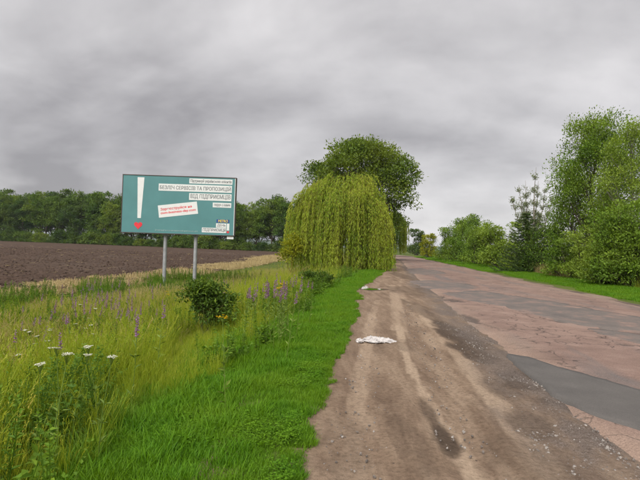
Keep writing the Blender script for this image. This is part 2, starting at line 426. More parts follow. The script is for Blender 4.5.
def m_oldpatch():
    m, t, o = mat('old_grey_asphalt')
    p = pos(t)
    fine = noise(t, p, 60, 4, 0.8); mid = noise(t, p, 1.3, 6, 0.7)
    c = ramp(t, mid, [(0.30, (0.125, 0.108, 0.100)), (0.50, (0.165, 0.140, 0.126)), (0.60, (0.23, 0.165, 0.14)), (0.7, (0.30, 0.21, 0.17))])
    c = mixc(t, 0.8, c, ramp(t, fine, [(0.3, (0.6, 0.6, 0.6)), (0.5, (1, 1, 1)), (0.72, (1.3, 1.3, 1.3))]), 'MULTIPLY')
    princ(t, o, c, 0.9, bump(t, fine, 0.5, 0.01), 0.25); return m
M['patch_old'] = m_oldpatch()
M['gravelstone'] = leafmat('gravel_stone', [(0, (0.10, 0.085, 0.075)), (0.6, (0.22, 0.19, 0.17)), (1, (0.46, 0.43, 0.40))], None, trans=0.0, rough=0.9, inst=True)
M['clod'] = leafmat('soil_clod', [(0, (0.050, 0.033, 0.024)), (0.6, (0.09, 0.061, 0.046)), (1, (0.145, 0.105, 0.08))], None, trans=0.0, rough=1.0, inst=True)
def m_flat(name, c, rough=0.6, spec=0.3, metal=0.0, var=0.12, sc=3.0):
    m, t, o = mat(name)
    nz = noise(t, pos(t), sc, 5, 0.6)
    a = tuple(x * (1 - var) for x in c); b = tuple(min(1, x * (1 + var)) for x in c)
    princ(t, o, ramp(t, nz, [(0.3, a), (0.7, b)]), rough, None, spec, metal); return m
M['poster'] = m_flat('teal_poster', (0.092, 0.238, 0.245), 0.55, 0.3, 0, 0.06, 1.2)
M['print_white'] = m_flat('white_print', (0.72, 0.73, 0.72), 0.6, 0.3, 0, 0.04)
M['print_grey'] = m_flat('grey_print', (0.19, 0.205, 0.21), 0.6)
M['print_red'] = m_flat('red_print', (0.72, 0.045, 0.06), 0.6)
M['print_blue'] = m_flat('blue_print', (0.03, 0.07, 0.28), 0.6)
M['print_yellow'] = m_flat('yellow_print', (0.82, 0.62, 0.03), 0.6)
M['print_pale'] = m_flat('pale_print', (0.33, 0.46, 0.46), 0.6)
M['steel'] = m_flat('galvanised_steel', (0.34, 0.35, 0.36), 0.55, 0.4, 0.35, 0.2, 5)
M['frame'] = m_flat('dark_painted_steel', (0.085, 0.068, 0.062), 0.6, 0.3, 0.2, 0.2, 5)
M['bag'] = m_flat('white_plastic', (0.55, 0.52, 0.505), 0.45, 0.4, 0, 0.15, 12)
M['hill'] = m_flat('wooded_hill', (0.05, 0.085, 0.03), 1.0, 0.05, 0, 0.35, 0.02)

# ------------------------------------------------------------------ setting: ground
def grid_mesh(name, X, Y, Z, material, keep=None, attrs=None, uv=None, smoothed=True):
    r, c = X.shape
    v = np.stack([X, Y, Z], -1).reshape(-1, 3)
    i = np.arange(r * c).reshape(r, c)
    f = np.stack([i[:-1, :-1], i[:-1, 1:], i[1:, 1:], i[1:, :-1]], -1).reshape(-1, 4)
    if keep is not None:
        k = keep.reshape(-1); f = f[k[f].all(1)]
    me = bpy.data.meshes.new(name)
    me.vertices.add(len(v)); me.vertices.foreach_set('co', v.astype(np.float32).ravel())
    me.loops.add(f.size); me.loops.foreach_set('vertex_index', f.astype(np.int32).ravel())
    me.polygons.add(len(f)); me.polygons.foreach_set('loop_start', (np.arange(len(f)) * 4).astype(np.int32))
    me.update(calc_edges=True)
    if attrs:
        for k_, a in attrs.items():
            at = me.attributes.new(k_, 'FLOAT', 'POINT'); at.data.foreach_set('value', a.astype(np.float32).ravel())
    if uv is not None:
        l = me.uv_layers.new(name='UVMap')
        l.data.foreach_set('uv', np.stack(uv, -1).reshape(-1, 2)[f.ravel()].astype(np.float32).ravel())
    me.polygons.foreach_set('use_smooth', np.full(len(f), smoothed, bool))
    me.materials.append(material)
    me.validate()
    return link(bpy.data.objects.new(name, me))

def spaced(lim, first, ratio):
    a = [0.0]; s = first
    while a[-1] < lim:
        a.append(a[-1] + s); s *= ratio
    return np.array(a)
xs = spaced(2600, 0.22, 1.035); xs = np.concatenate([-xs[:0:-1], xs]) + 2
ys = spaced(4200, 0.22, 1.03); yn = spaced(300, 0.5, 1.12)
ys = np.concatenate([-yn[:0:-1], ys]) + 1
X, Y = np.meshgrid(xs, ys)
Z = H(X, Y) - 0.16 * corridor(X, Y)
# under the ploughed field the ground stays below the tilled soil
infield = (X < fe(Y) - 0.4) & (Y < 175) & (X > -300)
Z = np.where(infield, Z - 0.35, Z)
tag(grid_mesh('ground', X, Y, Z, M['ground']), kind='structure')

# ploughed field, a fan of rows that get wider with distance
dist = 10 * 1.0062 ** np.arange(0, 470)
ang = np.linspace(R_(-84), R_(6), 620)
D_, A_ = np.meshgrid(dist, ang, indexing='ij')
X = D_ * np.sin(A_); Y = D_ * np.cos(A_)
inside = fe(Y) + 0.5 * (fbm(X * 0.3, Y * 0.3, 11) - 0.5) - X
far_line = 131 + 0.26 * (-X - 20)              # far edge of the field, along the tree line
sl = (X - 0.10 * Y)                             # across the furrows
clod = fbm(X * 2.2, Y * 2.2, 21, 4, 0.6) - 0.5
Z = H(X, Y) + 0.02 + 0.26 * clod * smooth(-0.2, 1.5, inside) + 0.05 * np.sin(sl * 2 * np.pi / 0.75)
stub = smooth(0, 0.6, inside) * (1 - smooth(1.6, 4.5, inside))
keep = (inside > -0.3) & (Y < far_line) & (Y > -2) & (X > -170)
tag(grid_mesh('ploughed_field', X, Y, Z, M['field'], keep, {'stubble': stub}), kind='structure')

# dirt shoulder between grass and asphalt
yy = np.concatenate([np.arange(-3, 14, 0.05), np.arange(14, 40, 0.12), np.arange(40, 100.1, 0.5)])
ww = np.linspace(0, 1, 76)
Yg, Wg = np.meshgrid(yy, ww, indexing='ij')
x0 = gd(Yg) - 0.75; x1 = al(Yg) + 0.45
X = x0 + (x1 - x0) * Wg
lat = (X - gd(Yg)) / (al(Yg) - gd(Yg))         # 0 at the grass, 1 at the asphalt edge
mw = al(Yg) - gd(Yg)
ml = lat * mw                                   # metres from the grass edge
wob = 0.30 * (fbm(Yg * 0.14, 0 * Yg + 3, 31, 3) - 0.5)
def track(c, w): return np.exp(-((lat - c - wob * 0.4) / w) ** 2)
nz1 = fbm(X * 1.6, Yg * 0.45, 41, 4); nz2 = fbm(X * 4, Yg * 2.0, 43, 4)
pale = np.clip(0.75 * track(0.60, 0.045) * smooth(0.25, 0.5, nz1) + 0.55 * track(0.20, 0.07) * smooth(0.3, 0.6, nz1) + 0.45 * track(0.80, 0.06) * smooth(0.4, 0.6, nz1) * smooth(6, 3, Yg) + 0.45 * smooth(0.55, 0.75, nz2) * (lat < 0.8), 0, 1)
damp = np.zeros_like(X)
def blot(cx, cy, rx, ry, amt, rz=0.0):
    global damp
    c, s = math.cos(rz), math.sin(rz)
    a = ((X - cx) * c + (Yg - cy) * s) / rx; b = (-(X - cx) * s + (Yg - cy) * c) / ry
    d = np.hypot(a, b) + 1.1 * (nz2 - 0.5) + 0.5 * (nz1 - 0.5)
    damp = np.maximum(damp, amt * (1 - smooth(0.55, 1.1, d)))
for px, py, rx, ry, amt in [(455, 332, 0.42, 1.9, .85), (475, 352, 0.35, 1.1, .8), (520, 378, 0.42, 0.7, .85), (570, 402, 0.35, 0.35, .9),
                            (443, 434, 0.12, 0.42, .8), (428, 410, 0.10, 0.5, .55), (530, 425, .3, .5, .55), (500, 385, .3, .6, .5), (420, 310, 0.35, 3.0, .45), (372, 289, 1.0, 0.75, .9), (402, 290, .9, 2.5, .4), (430, 290, 0.5, 3.0, .6),
                            (400, 275, 0.6, 5, .5), (345, 440, 0.25, 0.8, .25), (410, 440, 0.18, 1.2, .3), (400, 345, .5, .8, .3), (540, 470, 0.5, 0.9, .35), (408, 268, 0.7, 8, .6)]:
    d = ray(px, py); tt = -EYE[2] / d[2]
    blot(d[0] * tt, d[1] * tt, rx, ry, amt, 0.0)
grav = np.clip(smooth(0.68, 0.95, lat + 0.35 * (nz1 - 0.5)) * (0.35 + 0.65 * smooth(0.35, 0.6, nz2)) * 0.85, 0, 0.85)
pale = pale * 0.45
def trail(pxs, w, amt):
    global pale
    P = []
    for px, py in pxs:
        d = ray(px, py); t_ = -EYE[2] / d[2]; P.append((d[0] * t_, d[1] * t_))
    P = np.array(P); best = np.full(X.shape, 9.0)
    for a_, b_ in zip(P[:-1], P[1:]):
        ab = b_ - a_; u_ = np.clip(((X - a_[0]) * ab[0] + (Yg - a_[1]) * ab[1]) / (ab @ ab), 0, 1)
        best = np.minimum(best, np.hypot(X - a_[0] - u_ * ab[0], Yg - a_[1] - u_ * ab[1]))
    best = best + 0.10 * (nz2 - 0.5)
    pale = np.maximum(pale, amt * (1 - smooth(w * 0.45, w * 0.75, best)) * (0.55 + 0.45 * smooth(0.3, 0.6, nz1)))
trail([(396, 312), (401, 335), (404, 352), (414, 374), (437, 416), (460, 443), (475, 480), (490, 520)], 0.11, 1.0)
trail([(415, 305), (427, 320), (460, 356), (492, 397), (528, 443), (556, 480), (590, 520)], 0.22, 0.75)
trail([(378, 300), (372, 315), (365, 352), (360, 379), (354, 416), (351, 457), (350, 500)], 0.16, 0.6)
trail([(392, 285), (396, 300), (400, 330)], 0.3, 0.6)
trail([(330, 410), (320, 440), (322, 480)], 0.2, 0.45)
pale = pale * (1 - damp)
relief = -0.035 * track(0.55, 0.10) - 0.022 * track(0.18, 0.10) + 0.018 * track(0.38, 0.09) + 0.02 * track(0.68, .05) + 0.022 * (fbm(X * 1.3, Yg * 0.25, 51, 3) - 0.5) + 0.022 * (fbm(X * 9, Yg * 9, 53, 3) - 0.5) * smooth(16, 10, Yg)
relief = relief * (1 - 0.75 * smooth(9, 18, Yg))
Z = -0.004 + relief - 0.012 * damp * smooth(16, 9, Yg) - 0.09 * smooth(1.02, 1.12, lat) * 0 - 0.03 * smooth(0.98, 1.08, lat)
tag(grid_mesh('dirt_shoulder', X, Yg, Z, M['shoulder'], None, {'pale': pale, 'damp': damp, 'gravel': grav}), kind='structure')
def shoulder_z(x, y): return 0.0

# asphalt road with a broken left edge, then the bend to the left behind the willows
yr = np.concatenate([np.arange(-3, 16, 0.07), np.arange(16, 40, 0.15), np.arange(40, 100.1, 0.6)])
wr = np.concatenate([np.linspace(0, 0.12, 26), np.linspace(0.12, 0.9, 60)[1:], np.linspace(0.9, 1, 16)[1:]])
Yg, Wg = np.meshgrid(yr, wr, indexing='ij')
rag = lambda y, s: 0.16 * (fbm(y * 0.9, y * 0 + s, 61, 5, 0.6) - 0.5) * 2
xl = al(Yg) + rag(Yg, 2); xr = ar(Yg) + rag(Yg, 9)
X = xl + (xr - xl) * Wg
nzr = fbm(X * 0.8, Yg * 0.8, 71, 4)
edge = np.minimum(X - xl, xr - X)
Z = 0.012 + 0.05 * (fbm(X * 0.25, Yg * 0.25, 73, 2) - 0.5) * smooth(0, 1.5, edge) - 0.07 * (1 - smooth(0.0, 0.30, edge + 0.30 * (nzr - 0.5)))
dust = np.clip((1 - smooth(0.0, 0.9, X - xl + 0.9 * (nzr - 0.5))) * 0.5 + (1 - smooth(0.0, 0.8, xr - X + 0.9 * (nzr - 0.5))) * 0.75, 0, 0.8)
hole = np.zeros_like(X)
nzh = fbm(X * 3.0, Yg * 3.0, 77, 4)
HOLES = [(598, 332, .35, .55), (612, 330, .3, .3), (560, 322, .3, .35), (547, 316, .22, .5), (636, 334, .3, .35), (608, 338, .25, .25), (575, 318, .3, .3), (436, 296, .3, 1.6), (450, 300, .5, .8), (470, 318, .22, 1.0), (530, 303, .3, .5), (500, 302, .25, .6), (625, 345, .3, .2)]
for px, py, rx, ry in HOLES:
    d = ray(px, py); tt = -EYE[2] / d[2]
    q = np.hypot((X - d[0] * tt) / rx, (Yg - d[1] * tt) / ry) + 1.6 * (nzh - 0.5)
    hole = np.maximum(hole, 1 - smooth(0.45, 0.85, q))
Z -= 0.035 * hole
road = tag(grid_mesh('road', X, Yg, Z, M['road'], None, {'dust': dust, 'hole': hole * 0.7}, (X - xl, Yg)), kind='structure')
# gravelly dirt along the right edge of the asphalt
wg = np.linspace(-0.35, 1.15, 16)
Yq, Wq = np.meshgrid(np.concatenate([np.arange(8, 40, 0.2), np.arange(40, 100, 1.0)]), wg, indexing='ij')
Xq = ar(Yq) + Wq
nq = fbm(Xq * 1.5, Yq * 0.8, 45, 4)
zq = np.zeros_like(Xq)
tag(grid_mesh('gravel_edge', Xq, Yq, 0.006 + 0.03 * (nq - 0.5) + 0.03 * smooth(0.3, 1.15, Wq), M['shoulder'], None, {'pale': 0.7 * smooth(.55, .7, nq), 'damp': 0.8 * smooth(0.5, 0.62, 1 - nq), 'gravel': zq + 0.45}), kind='structure')
# bend: strip following a centre line
bend = np.array([(17.0, 99.5), (17.3, 106), (16.8, 114), (14.6, 123), (10, 131), (3, 138), (-6, 143), (-18, 147), (-32, 150)])
tt = np.linspace(0, len(bend) - 1, 120)
cx = np.interp(tt, range(len(bend)), bend[:, 0]); cy = np.interp(tt, range(len(bend)), bend[:, 1])
k = np.ones(15) / 15
cxs = np.convolve(np.pad(cx, 7, 'edge'), k, 'valid'); cys = np.convolve(np.pad(cy, 7, 'edge'), k, 'valid')
tx = np.gradient(cxs); ty = np.gradient(cys); ln = np.hypot(tx, ty); nx, ny = ty / ln, -tx / ln
offs = np.linspace(-2.7, 2.7, 12)
X = cxs[:, None] + nx[:, None] * offs; Yb = cys[:, None] + ny[:, None] * offs
Z = np.maximum(H(X, Yb), 0) + 0.06
z0 = np.zeros_like(X)
tag(grid_mesh('road', X, Yb, Z, M['road'], None, {'dust': z0, 'hole': z0}, (X, Yb)), kind='structure')

# asphalt patches lying on the road (outlines read off the photograph, laid on the road plane)
def road_z(x, y):
    return 0.012 + 0.05 * (fbm(x * 0.25, y * 0.25, 73, 2) - 0.5) * smooth(0, 1.5, np.minimum(x - al(y), ar(y) - x))
def patch(outline, material, name='asphalt_patch', ragged=0.06, lift=0.006):
    P = []
    for px, py in outline:
        d = ray(px, py); t_ = (0.012 - EYE[2]) / d[2]; P.append((d[0] * t_, d[1] * t_))
    P = np.array(P)
    Q = []
    for a, b in zip(P, np.roll(P, -1, 0)):
        n = max(2, int(np.linalg.norm(b - a) / 0.09))
        for i in range(n): Q.append(a + (b - a) * i / n)
    Q = np.array(Q)
    for _ in range(4): Q = 0.5 * Q + 0.25 * (np.roll(Q, 1, 0) + np.roll(Q, -1, 0))
    c = Q.mean(0)
    i = np.arange(len(Q))
    Q = Q + (Q - c) / (np.linalg.norm(Q - c, axis=1)[:, None] + 1e-6) * ((fbm(i * 0.25, i * 0 + len(Q), 81, 4, 0.6) - 0.5) * ragged * 4)[:, None]
    n = len(Q); b = MB()
    rings = [1.0, 0.97, 0.8, 0.55, 0.3]
    V = []
    for k_, s in enumerate(rings):
        q = c + (Q - c) * s
        V.append(np.column_stack([q, road_z(q[:, 0], q[:, 1]) + (lift if k_ else -0.06)]))
    V.append(np.array([[c[0], c[1], float(road_z(c[0], c[1])) + lift]]))
    V = np.concatenate(V)
    F4 = [(k_ * n + j, k_ * n + (j + 1) % n, (k_ + 1) * n + (j + 1) % n, (k_ + 1) * n + j) for k_ in range(len(rings) - 1) for j in range(n)]
    b.add(V, F4)
    o = len(rings) - 1
    b.f.append(np.array([(o * n + j, o * n + (j + 1) % n, len(V) - 1) for j in range(n)])); b.a.append(np.full(n, .5))
    return b.build(name, material, road, True)
patch([(503, 352), (530, 357), (556, 366), (600, 378), (640, 390), (700, 408), (700, 452), (640, 433), (588, 414), (555, 396), (521, 371)], M['patch'])
patch([(440, 293), (478, 290), (520, 297), (560, 303), (600, 311), (640, 317), (668, 322), (660, 333), (620, 332), (585, 327), (545, 318), (500, 306), (462, 299)], M['patch_old'], ragged=0.12)
patch([(585, 329), (612, 331), (650, 336), (672, 343), (640, 345), (610, 338)], M['patch_old'], ragged=0.1)
patch([(408, 281), (436, 280), (470, 284), (480, 288), (452, 290), (425, 288)], M['patch_old'], ragged=0.12)
patch([(405, 269), (420, 268), (440, 271), (448, 274), (425, 275), (410, 273)], M['patch_old'], ragged=0.12)

# far wooded rise
xx = np.linspace(-2600, 3200, 260); dd = np.linspace(0, 1, 8)
Xh, Dh = np.meshgrid(xx, dd)
Zh = -2 + (16 + 16 * fbm(Xh * 0.0016, Xh * 0 + 1, 91, 4) + 5 * fbm(Xh * 0.05, Xh * 0 + 4, 95, 3)) * smooth(0, 1, Dh)
tag(grid_mesh('far_hill', Xh, 2300 + 500 * Dh - 0.00001 * Xh ** 2, Zh, M['hill']), kind='structure')

# ------------------------------------------------------------------ scatter by geometry nodes
def scatter(name, protos, P, rot, scl, idx, label, kind='stuff', cat='grass'):
    """one stuff object: prototypes (meshes) placed on points"""
    col = bpy.data.collections.new(name + '_kinds')
    for i, me in enumerate(protos):
        o = bpy.data.objects.new('%s_kind_%02d' % (name, i), me); col.objects.link(o)
    me = bpy.data.meshes.new(name)
    n = len(P)
    me.vertices.add(n); me.vertices.foreach_set('co', np.asarray(P, np.float32).ravel())
    a = me.attributes.new('rot', 'FLOAT_VECTOR', 'POINT'); a.data.foreach_set('vector', np.asarray(rot, np.float32).ravel())
    a = me.attributes.new('scl', 'FLOAT_VECTOR', 'POINT')
    scl = np.asarray(scl, np.float32)
    if scl.ndim == 1: scl = np.repeat(scl[:, None], 3, 1)
    a.data.foreach_set('vector', scl.ravel())
    a = me.attributes.new('idx', 'INT', 'POINT'); a.data.foreach_set('value', np.asarray(idx, np.int32))
    o = link(bpy.data.objects.new(name, me))
    g = bpy.data.node_groups.new(name, 'GeometryNodeTree')
    g.interface.new_socket('Geometry', in_out='INPUT', socket_type='NodeSocketGeometry')
    g.interface.new_socket('Geometry', in_out='OUTPUT', socket_type='NodeSocketGeometry')
    gi = g.nodes.new('NodeGroupInput'); go = g.nodes.new('NodeGroupOutput')
    mpn = g.nodes.new('GeometryNodeMeshToPoints'); iop = g.nodes.new('GeometryNodeInstanceOnPoints')
    ci = g.nodes.new('GeometryNodeCollectionInfo'); ci.inputs[0].default_value = col
    ci.inputs['Separate Children'].default_value = True; ci.inputs['Reset Children'].default_value = True
    def na(nm, ty):
        x = g.nodes.new('GeometryNodeInputNamedAttribute'); x.data_type = ty; x.inputs[0].default_value = nm; return x.outputs[0]
    e2r = g.nodes.new('FunctionNodeEulerToRotation')
    L(g, na('rot', 'FLOAT_VECTOR'), e2r.inputs[0])
    L(g, gi.outputs[0], mpn.inputs[0]); L(g, mpn.outputs[0], iop.inputs['Points'])
    L(g, ci.outputs[0], iop.inputs['Instance']); iop.inputs['Pick Instance'].default_value = True
    L(g, na('idx', 'INT'), iop.inputs['Instance Index']); L(g, e2r.outputs[0], iop.inputs['Rotation'])
    L(g, na('scl', 'FLOAT_VECTOR'), iop.inputs['Scale']); L(g, iop.outputs[0], go.inputs[0])
    md = o.modifiers.new('scatter', 'NODES'); md.node_group = g
    tag(o, label, cat, kind=kind)
    return o

def blades(n, rad, hmin, hmax, width, lean, mat_, curve=0.5, heads=0.0, headmat=None):
    """a tuft of grass blades"""
    b = MB()
    for i in range(n):
        a = rng.random() * 6.283; r = rad * math.sqrt(rng.random())
        p = np.array([r * math.cos(a), r * math.sin(a), -0.02])
        h = hmin + (hmax - hmin) * rng.random() ** 1.3
        az = rng.random() * 6.283; ln_ = lean * (0.3 + 0.9 * rng.random())
        d = np.array([math.cos(az), math.sin(az), 0])
        s = np.array([-d[1], d[0], 0]) * width * (0.7 + 0.6 * rng.random()) * 0.5
        tws = rng.normal(0, 0.5); s = s * math.cos(tws) + d * np.linalg.norm(s) * math.sin(tws)
        q = [p + np.array([0, 0, h * t]) * (1 - 0.25 * curve * ln_ * t) + d * h * ln_ * t ** (1 + curve) for t in (0, 0.4, 0.75, 1.0)]
        V = [q[0] - s, q[0] + s, q[1] - s * .95, q[1] + s * .95, q[2] - s * .65, q[2] + s * .65, q[3]]
        rv = rng.random()
        b.add(V[:6], [(0, 1, 3, 2), (2, 3, 5, 4)], rv); b.add([V[4], V[5], V[6]], [(0, 1, 2)], rv)
        if rng.random() < heads:
            hh = 0.08 + 0.07 * rng.random()
            tdir = (q[3] - q[2]); tdir /= np.linalg.norm(tdir)
            k_ = 7
            PP = q[3] - tdir * hh + tdir[None] * (np.linspace(0, 1, k_) * hh)[:, None]
            b.leaves(PP, tdir[None] * 1.0 + 0.5 * randdir(k_), randdir(k_), 0.03, 0.009, 0.85 + 0.15 * rng.random())
    return b.mesh('tuft', mat_)

def cloud(n, xlo, xhi, ylo, yhi):
    return rng.uniform(xlo, xhi, n), rng.uniform(ylo, yhi, n)
def visible(x, y, mrg=1.5):
    return (np.abs(x) < 0.72 * y + mrg) & (y > 1.2)
def rots(n, tilt=0.12):
    return np.column_stack([rng.normal(0, tilt, n), rng.normal(0, tilt, n), rng.random(n) * 6.283])

# short lush verge grass beside the dirt
def lawn_points(n, ylo, yhi, vhi, side='L'):
    y = ylo + (yhi - ylo) * rng.random(n)
    if side == 'L':
        v = rng.random(n) * (vhi + 0.45) - 0.45
        x = gd(y) - v
        edge_n = 0.50 * (fbm(x * 1.1, y * 1.1, 101, 4, 0.6) - 0.5) * 2
        k_ = (v > -0.02 + edge_n * 0.62) & (v < vhi - (vhi - 1.5) * rng.random(n) + 0.5 * (fbm(x, y, 103, 3) - 0.5))
    else:
        v = rng.random(n) * vhi
        x = ar(y) + v
        k_ = (v > 0.75 + 1.4 * (fbm(x * 0.5, y * 0.25, 105, 4) - 0.5) - 0.45 * smooth(25, 45, y))
    k_ &= visible(x, y)
    return x[k_], y[k_], v[k_]
protos = [blades(38, 0.075, 0.04, 0.125, 0.005, 0.8, M['lawn'], 0.6) for _ in range(3)] + [blades(30, 0.08, 0.03, 0.085, 0.0085, 1.1, M['lawn'], 0.9) for _ in range(2)]
xa, ya, va = [], [], []
for n, a, b_, vh in [(13500, 1.5, 8, 2.4), (12500, 8, 18, 2.9), (9500, 18, 45, 2.4), (5000, 45, 100, 2.2)]:
    x, y, v = lawn_points(n, a, b_, vh); xa.append(x); ya.append(y); va.append(v)
x, y, v = map(np.concatenate, (xa, ya, va))
n = len(x)
s = (0.75 + 0.6 * rng.random(n)) * (0.62 + 0.62 * smooth(0.0, 0.9, v)) * (0.30 + 1.25 * fbm(x * 3.4, y * 3.4, 107, 4, 0.75)) * (1 + 0.9 * smooth(10, 40, y) + 0.8 * smooth(40, 90, y))
tag(scatter('verge_grass', protos, np.column_stack([x, y, H(x, y) - 0.01]), rots(n), np.column_stack([s, s, s * (1 - 0.35 * smooth(10, 60, y))]), rng.integers(0, 5, n),
        'bright green short grass strip along the left edge of the dirt shoulder'))
xa, ya = [], []
for n, a, b_, vh in [(9000, 10, 40, 3.6), (6000, 40, 100, 4.2)]:
    x, y, v = lawn_points(n, a, b_, vh, 'R'); xa.append(x); ya.append(y)
x, y = map(np.concatenate, (xa, ya)); n = len(x)
s = (1.2 + 0.9 * rng.random(n)) * (1 + 0.7 * smooth(30, 80, y))
scatter('verge_grass', protos, np.column_stack([x, y, H(x, y) - 0.01]), rots(n), np.column_stack([s, s, s * 0.75]), rng.integers(0, 5, n),
        'bright green short grass strip between the asphalt and the right-hand bushes')

# tall meadow grass
mprotos = [blades(26, 0.13, 0.25, 0.62, 0.006, 0.42, M['meadow'], 0.8, 0.03) for _ in range(4)] + \
          [blades(16, 0.12, 0.45, 0.92, 0.0045, 0.28, M['meadow'], 1.0, 0.75) for _ in range(2)] + \
          [blades(12, 0.10, 0.40, 0.85, 0.0045, 0.30, M['drygrass'], 1.0, 0.8) for _ in range(2)] + \
          [blades(30, 0.12, 0.28, 0.60, 0.0095, 0.6, M['tussock'], 1.0) for _ in range(2)]
xa, ya, va = [], [], []
for n, a, b_ in [(15000, 1.2, 9), (16000, 9, 20), (13000, 20, 45), (7000, 45, 110)]:
    y = rng.uniform(a, b_, n); hi = gd(y) - 1.35; lo = fe(y) - 0.6
    x = lo + (hi - lo) * rng.random(n)
    v = gd(y) - x
    k_ = visible(x, y) & (v > 1.35 + 0.9 * (fbm(x * .8, y * .8, 109, 3) - 0.2)) & (rng.random(n) < (0.45 + 0.55 * smooth(1.4, 2.6, v)))
    xa.append(x[k_]); ya.append(y[k_]); va.append(v[k_])
x, y, v = map(np.concatenate, (xa, ya, va)); n = len(x)
s = (0.7 + 0.5 * rng.random(n)) * (0.25 + 1.5 * fbm(x * 0.9, y * 0.9, 111, 4, 0.65)) * (0.55 + 0.5 * smooth(1.5, 3.2, v)) * (1 - 0.72 * smooth(6.5, 1.0, x - fe(y))) * (1 - 0.15 * smooth(3, 6, v)) * (1 - 0.2 * smooth(15, 40, y))
dry = fbm(x * 0.25, y * 0.25, 113, 3) - 0.25 + 0.55 * smooth(3.5, 8, v) + 0.35 * smooth(12, 30, y)
u = rng.random(n)
sx_, sy_, _ = on_ground(207, 338)
def clear(x, y):
    '''trodden, short growth round the shrub, on the side towards the verge'''
    a_ = np.clip(((x - sx_) * -sx_ + (y - sy_) * -sy_) / math.hypot(sx_, sy_), -0.3, 3.4)
    qx, qy = sx_ - sx_ / math.hypot(sx_, sy_) * a_, sy_ - sy_ / math.hypot(sx_, sy_) * a_
    return smooth(1.0, 0.55, np.hypot(x - qx, y - qy))
s = s * (1 - 0.68 * clear(x, y))
idx = np.where(u < 0.62, rng.integers(0, 4, n), np.where(u + 0.55 * (dry - 0.55) < 0.86, rng.integers(4, 6, n), rng.integers(6, 8, n)))
tus = (fbm(x * 0.8, y * 0.8, 117, 3) > 0.56) & (rng.random(n) < 0.55) & (y < 14)
idx = np.where(tus, rng.integers(8, 10, n), idx)
scatter('meadow_grass', mprotos, np.column_stack([x, y, H(x, y) - 0.02]), rots(n, 0.15), s, idx, 'tall yellowish wild grass covering the slope between verge and field')
meadow_xy = (x, y)

# leafy weeds among the grass
def weed(h, nl, ll, lw, mat_, spread=0.25):
    b = MB()
    for q in range(3):
        az = rng.random() * 6.283; tip = np.array([math.cos(az) * spread * h * rng.random(), math.sin(az) * spread * h * rng.random(), h * (0.7 + 0.4 * rng.random())])
        t_ = np.linspace(0, 1, 5)[:, None]; pts = tip * t_ + np.array([0, 0, -0.03])
        b.tube(pts, np.linspace(0.004, 0.002, 5), 3, 0.3, False)
        k_ = nl; tt_ = rng.random(k_) ** 0.7
        P = tip[None] * tt_[:, None]
        d = randdir(k_); d[:, 2] = 0.25 * d[:, 2] + 0.25
        b.leaves(P, d, np.array([0, 0, 1.0])[None] + 0.5 * randdir(k_), ll * (0.6 + 0.6 * rng.random(k_)) * (1.15 - 0.6 * tt_), lw)
    return b.mesh('weed', mat_)
wprotos = [weed(0.55, 16, 0.085, 0.028, M['weed']), weed(0.8, 26, 0.075, 0.016, M['weed'], 0.15), weed(0.38, 14, 0.11, 0.055, M['weed'], 0.5), weed(0.65, 22, 0.05, 0.022, M['weed'], 0.3)]
n = 13000
y = 1.3 + 32 * rng.random(n) ** 1.5; x = fe(y) + (gd(y) - 1.2 - fe(y)) * rng.random(n)
k_ = visible(x, y) & (fbm(x * 0.7, y * 0.7, 121, 3) > 0.51) & (clear(x, y) < 0.2)
x, y = x[k_], y[k_]; n = len(x)
scatter('meadow_weeds', wprotos, np.column_stack([x, y, H(x, y) - 0.02]), rots(n, 0.12), 0.7 + 0.6 * rng.random(n), rng.integers(0, 4, n), 'leafy green weeds growing among the tall wild grass', cat='weeds')
# low clover leaves inside the verge
cl = []
for _ in range(3):
    b = MB(); k_ = 26
    P = np.column_stack([rng.normal(0, 0.05, (k_, 2)), 0.03 + 0.06 * rng.random(k_)])
    d = randdir(k_); d[:, 2] *= 0.2
    b.leaves(P, d, np.array([0, 0, 1.0])[None] + 0.35 * randdir(k_), 0.024 + 0.02 * rng.random(k_), 0.019)
    cl.append(b.mesh('clover', M['lawn']))
n = 5200
y = 1.5 + 14 * rng.random(n) ** 1.4; v = rng.random(n) * 2.0 - 0.1; x = gd(y) - v
k_ = visible(x, y) & (fbm(x * 1.6, y * 1.6, 131, 3) > 0.56) & (v > 0.1 + 0.6 * (fbm(x * 1.1, y * 1.1, 101, 4, 0.6) - 0.5)); x, y = x[k_], y[k_]; n = len(x)
scatter('verge_clover', cl, np.column_stack([x, y, H(x, y)]), rots(n), 0.5 + 0.4 * rng.random(n), rng.integers(0, 3, n), 'low round clover leaves mixed into the short verge grass', cat='clover')

# straw and soil clods on the field
sp = []
for _ in range(3):
    b = MB(); k_ = 7
    for i in range(k_):
        a = rng.random() * 3.14; c = rng.normal(0, 0.12, 2); l_ = 0.06 + 0.12 * rng.random()
        d = np.array([math.cos(a), math.sin(a), rng.normal(0, 0.35)])
        p = np.array([c[0], c[1], 0.03]); b.tube([p - d * l_, p + d * l_], 0.007, 3, rng.random(), False)
    for i in range(3):
        c = rng.normal(0, 0.10, 2); b.tube([(c[0], c[1], -0.02), (c[0] + rng.normal(0, .03), c[1] + rng.normal(0, .03), 0.16 + 0.1 * rng.random())], 0.006, 3, rng.random(), False)
    sp.append(b.mesh('straw', M['straw']))
n = 9000
y = 12 + 70 * rng.random(n) ** 1.3; ins = 6.0 * rng.random(n) ** 1.6 - 0.4; x = fe(y) - ins
k_ = visible(x, y, 3) & (fbm(x * 0.35, y * 0.35, 141, 3) > 0.40 + 0.05 * ins); x, y = x[k_], y[k_]
n2_ = 1500
y2 = 14 + 80 * rng.random(n2_); x2 = fe(y2) - 2 - 70 * rng.random(n2_)
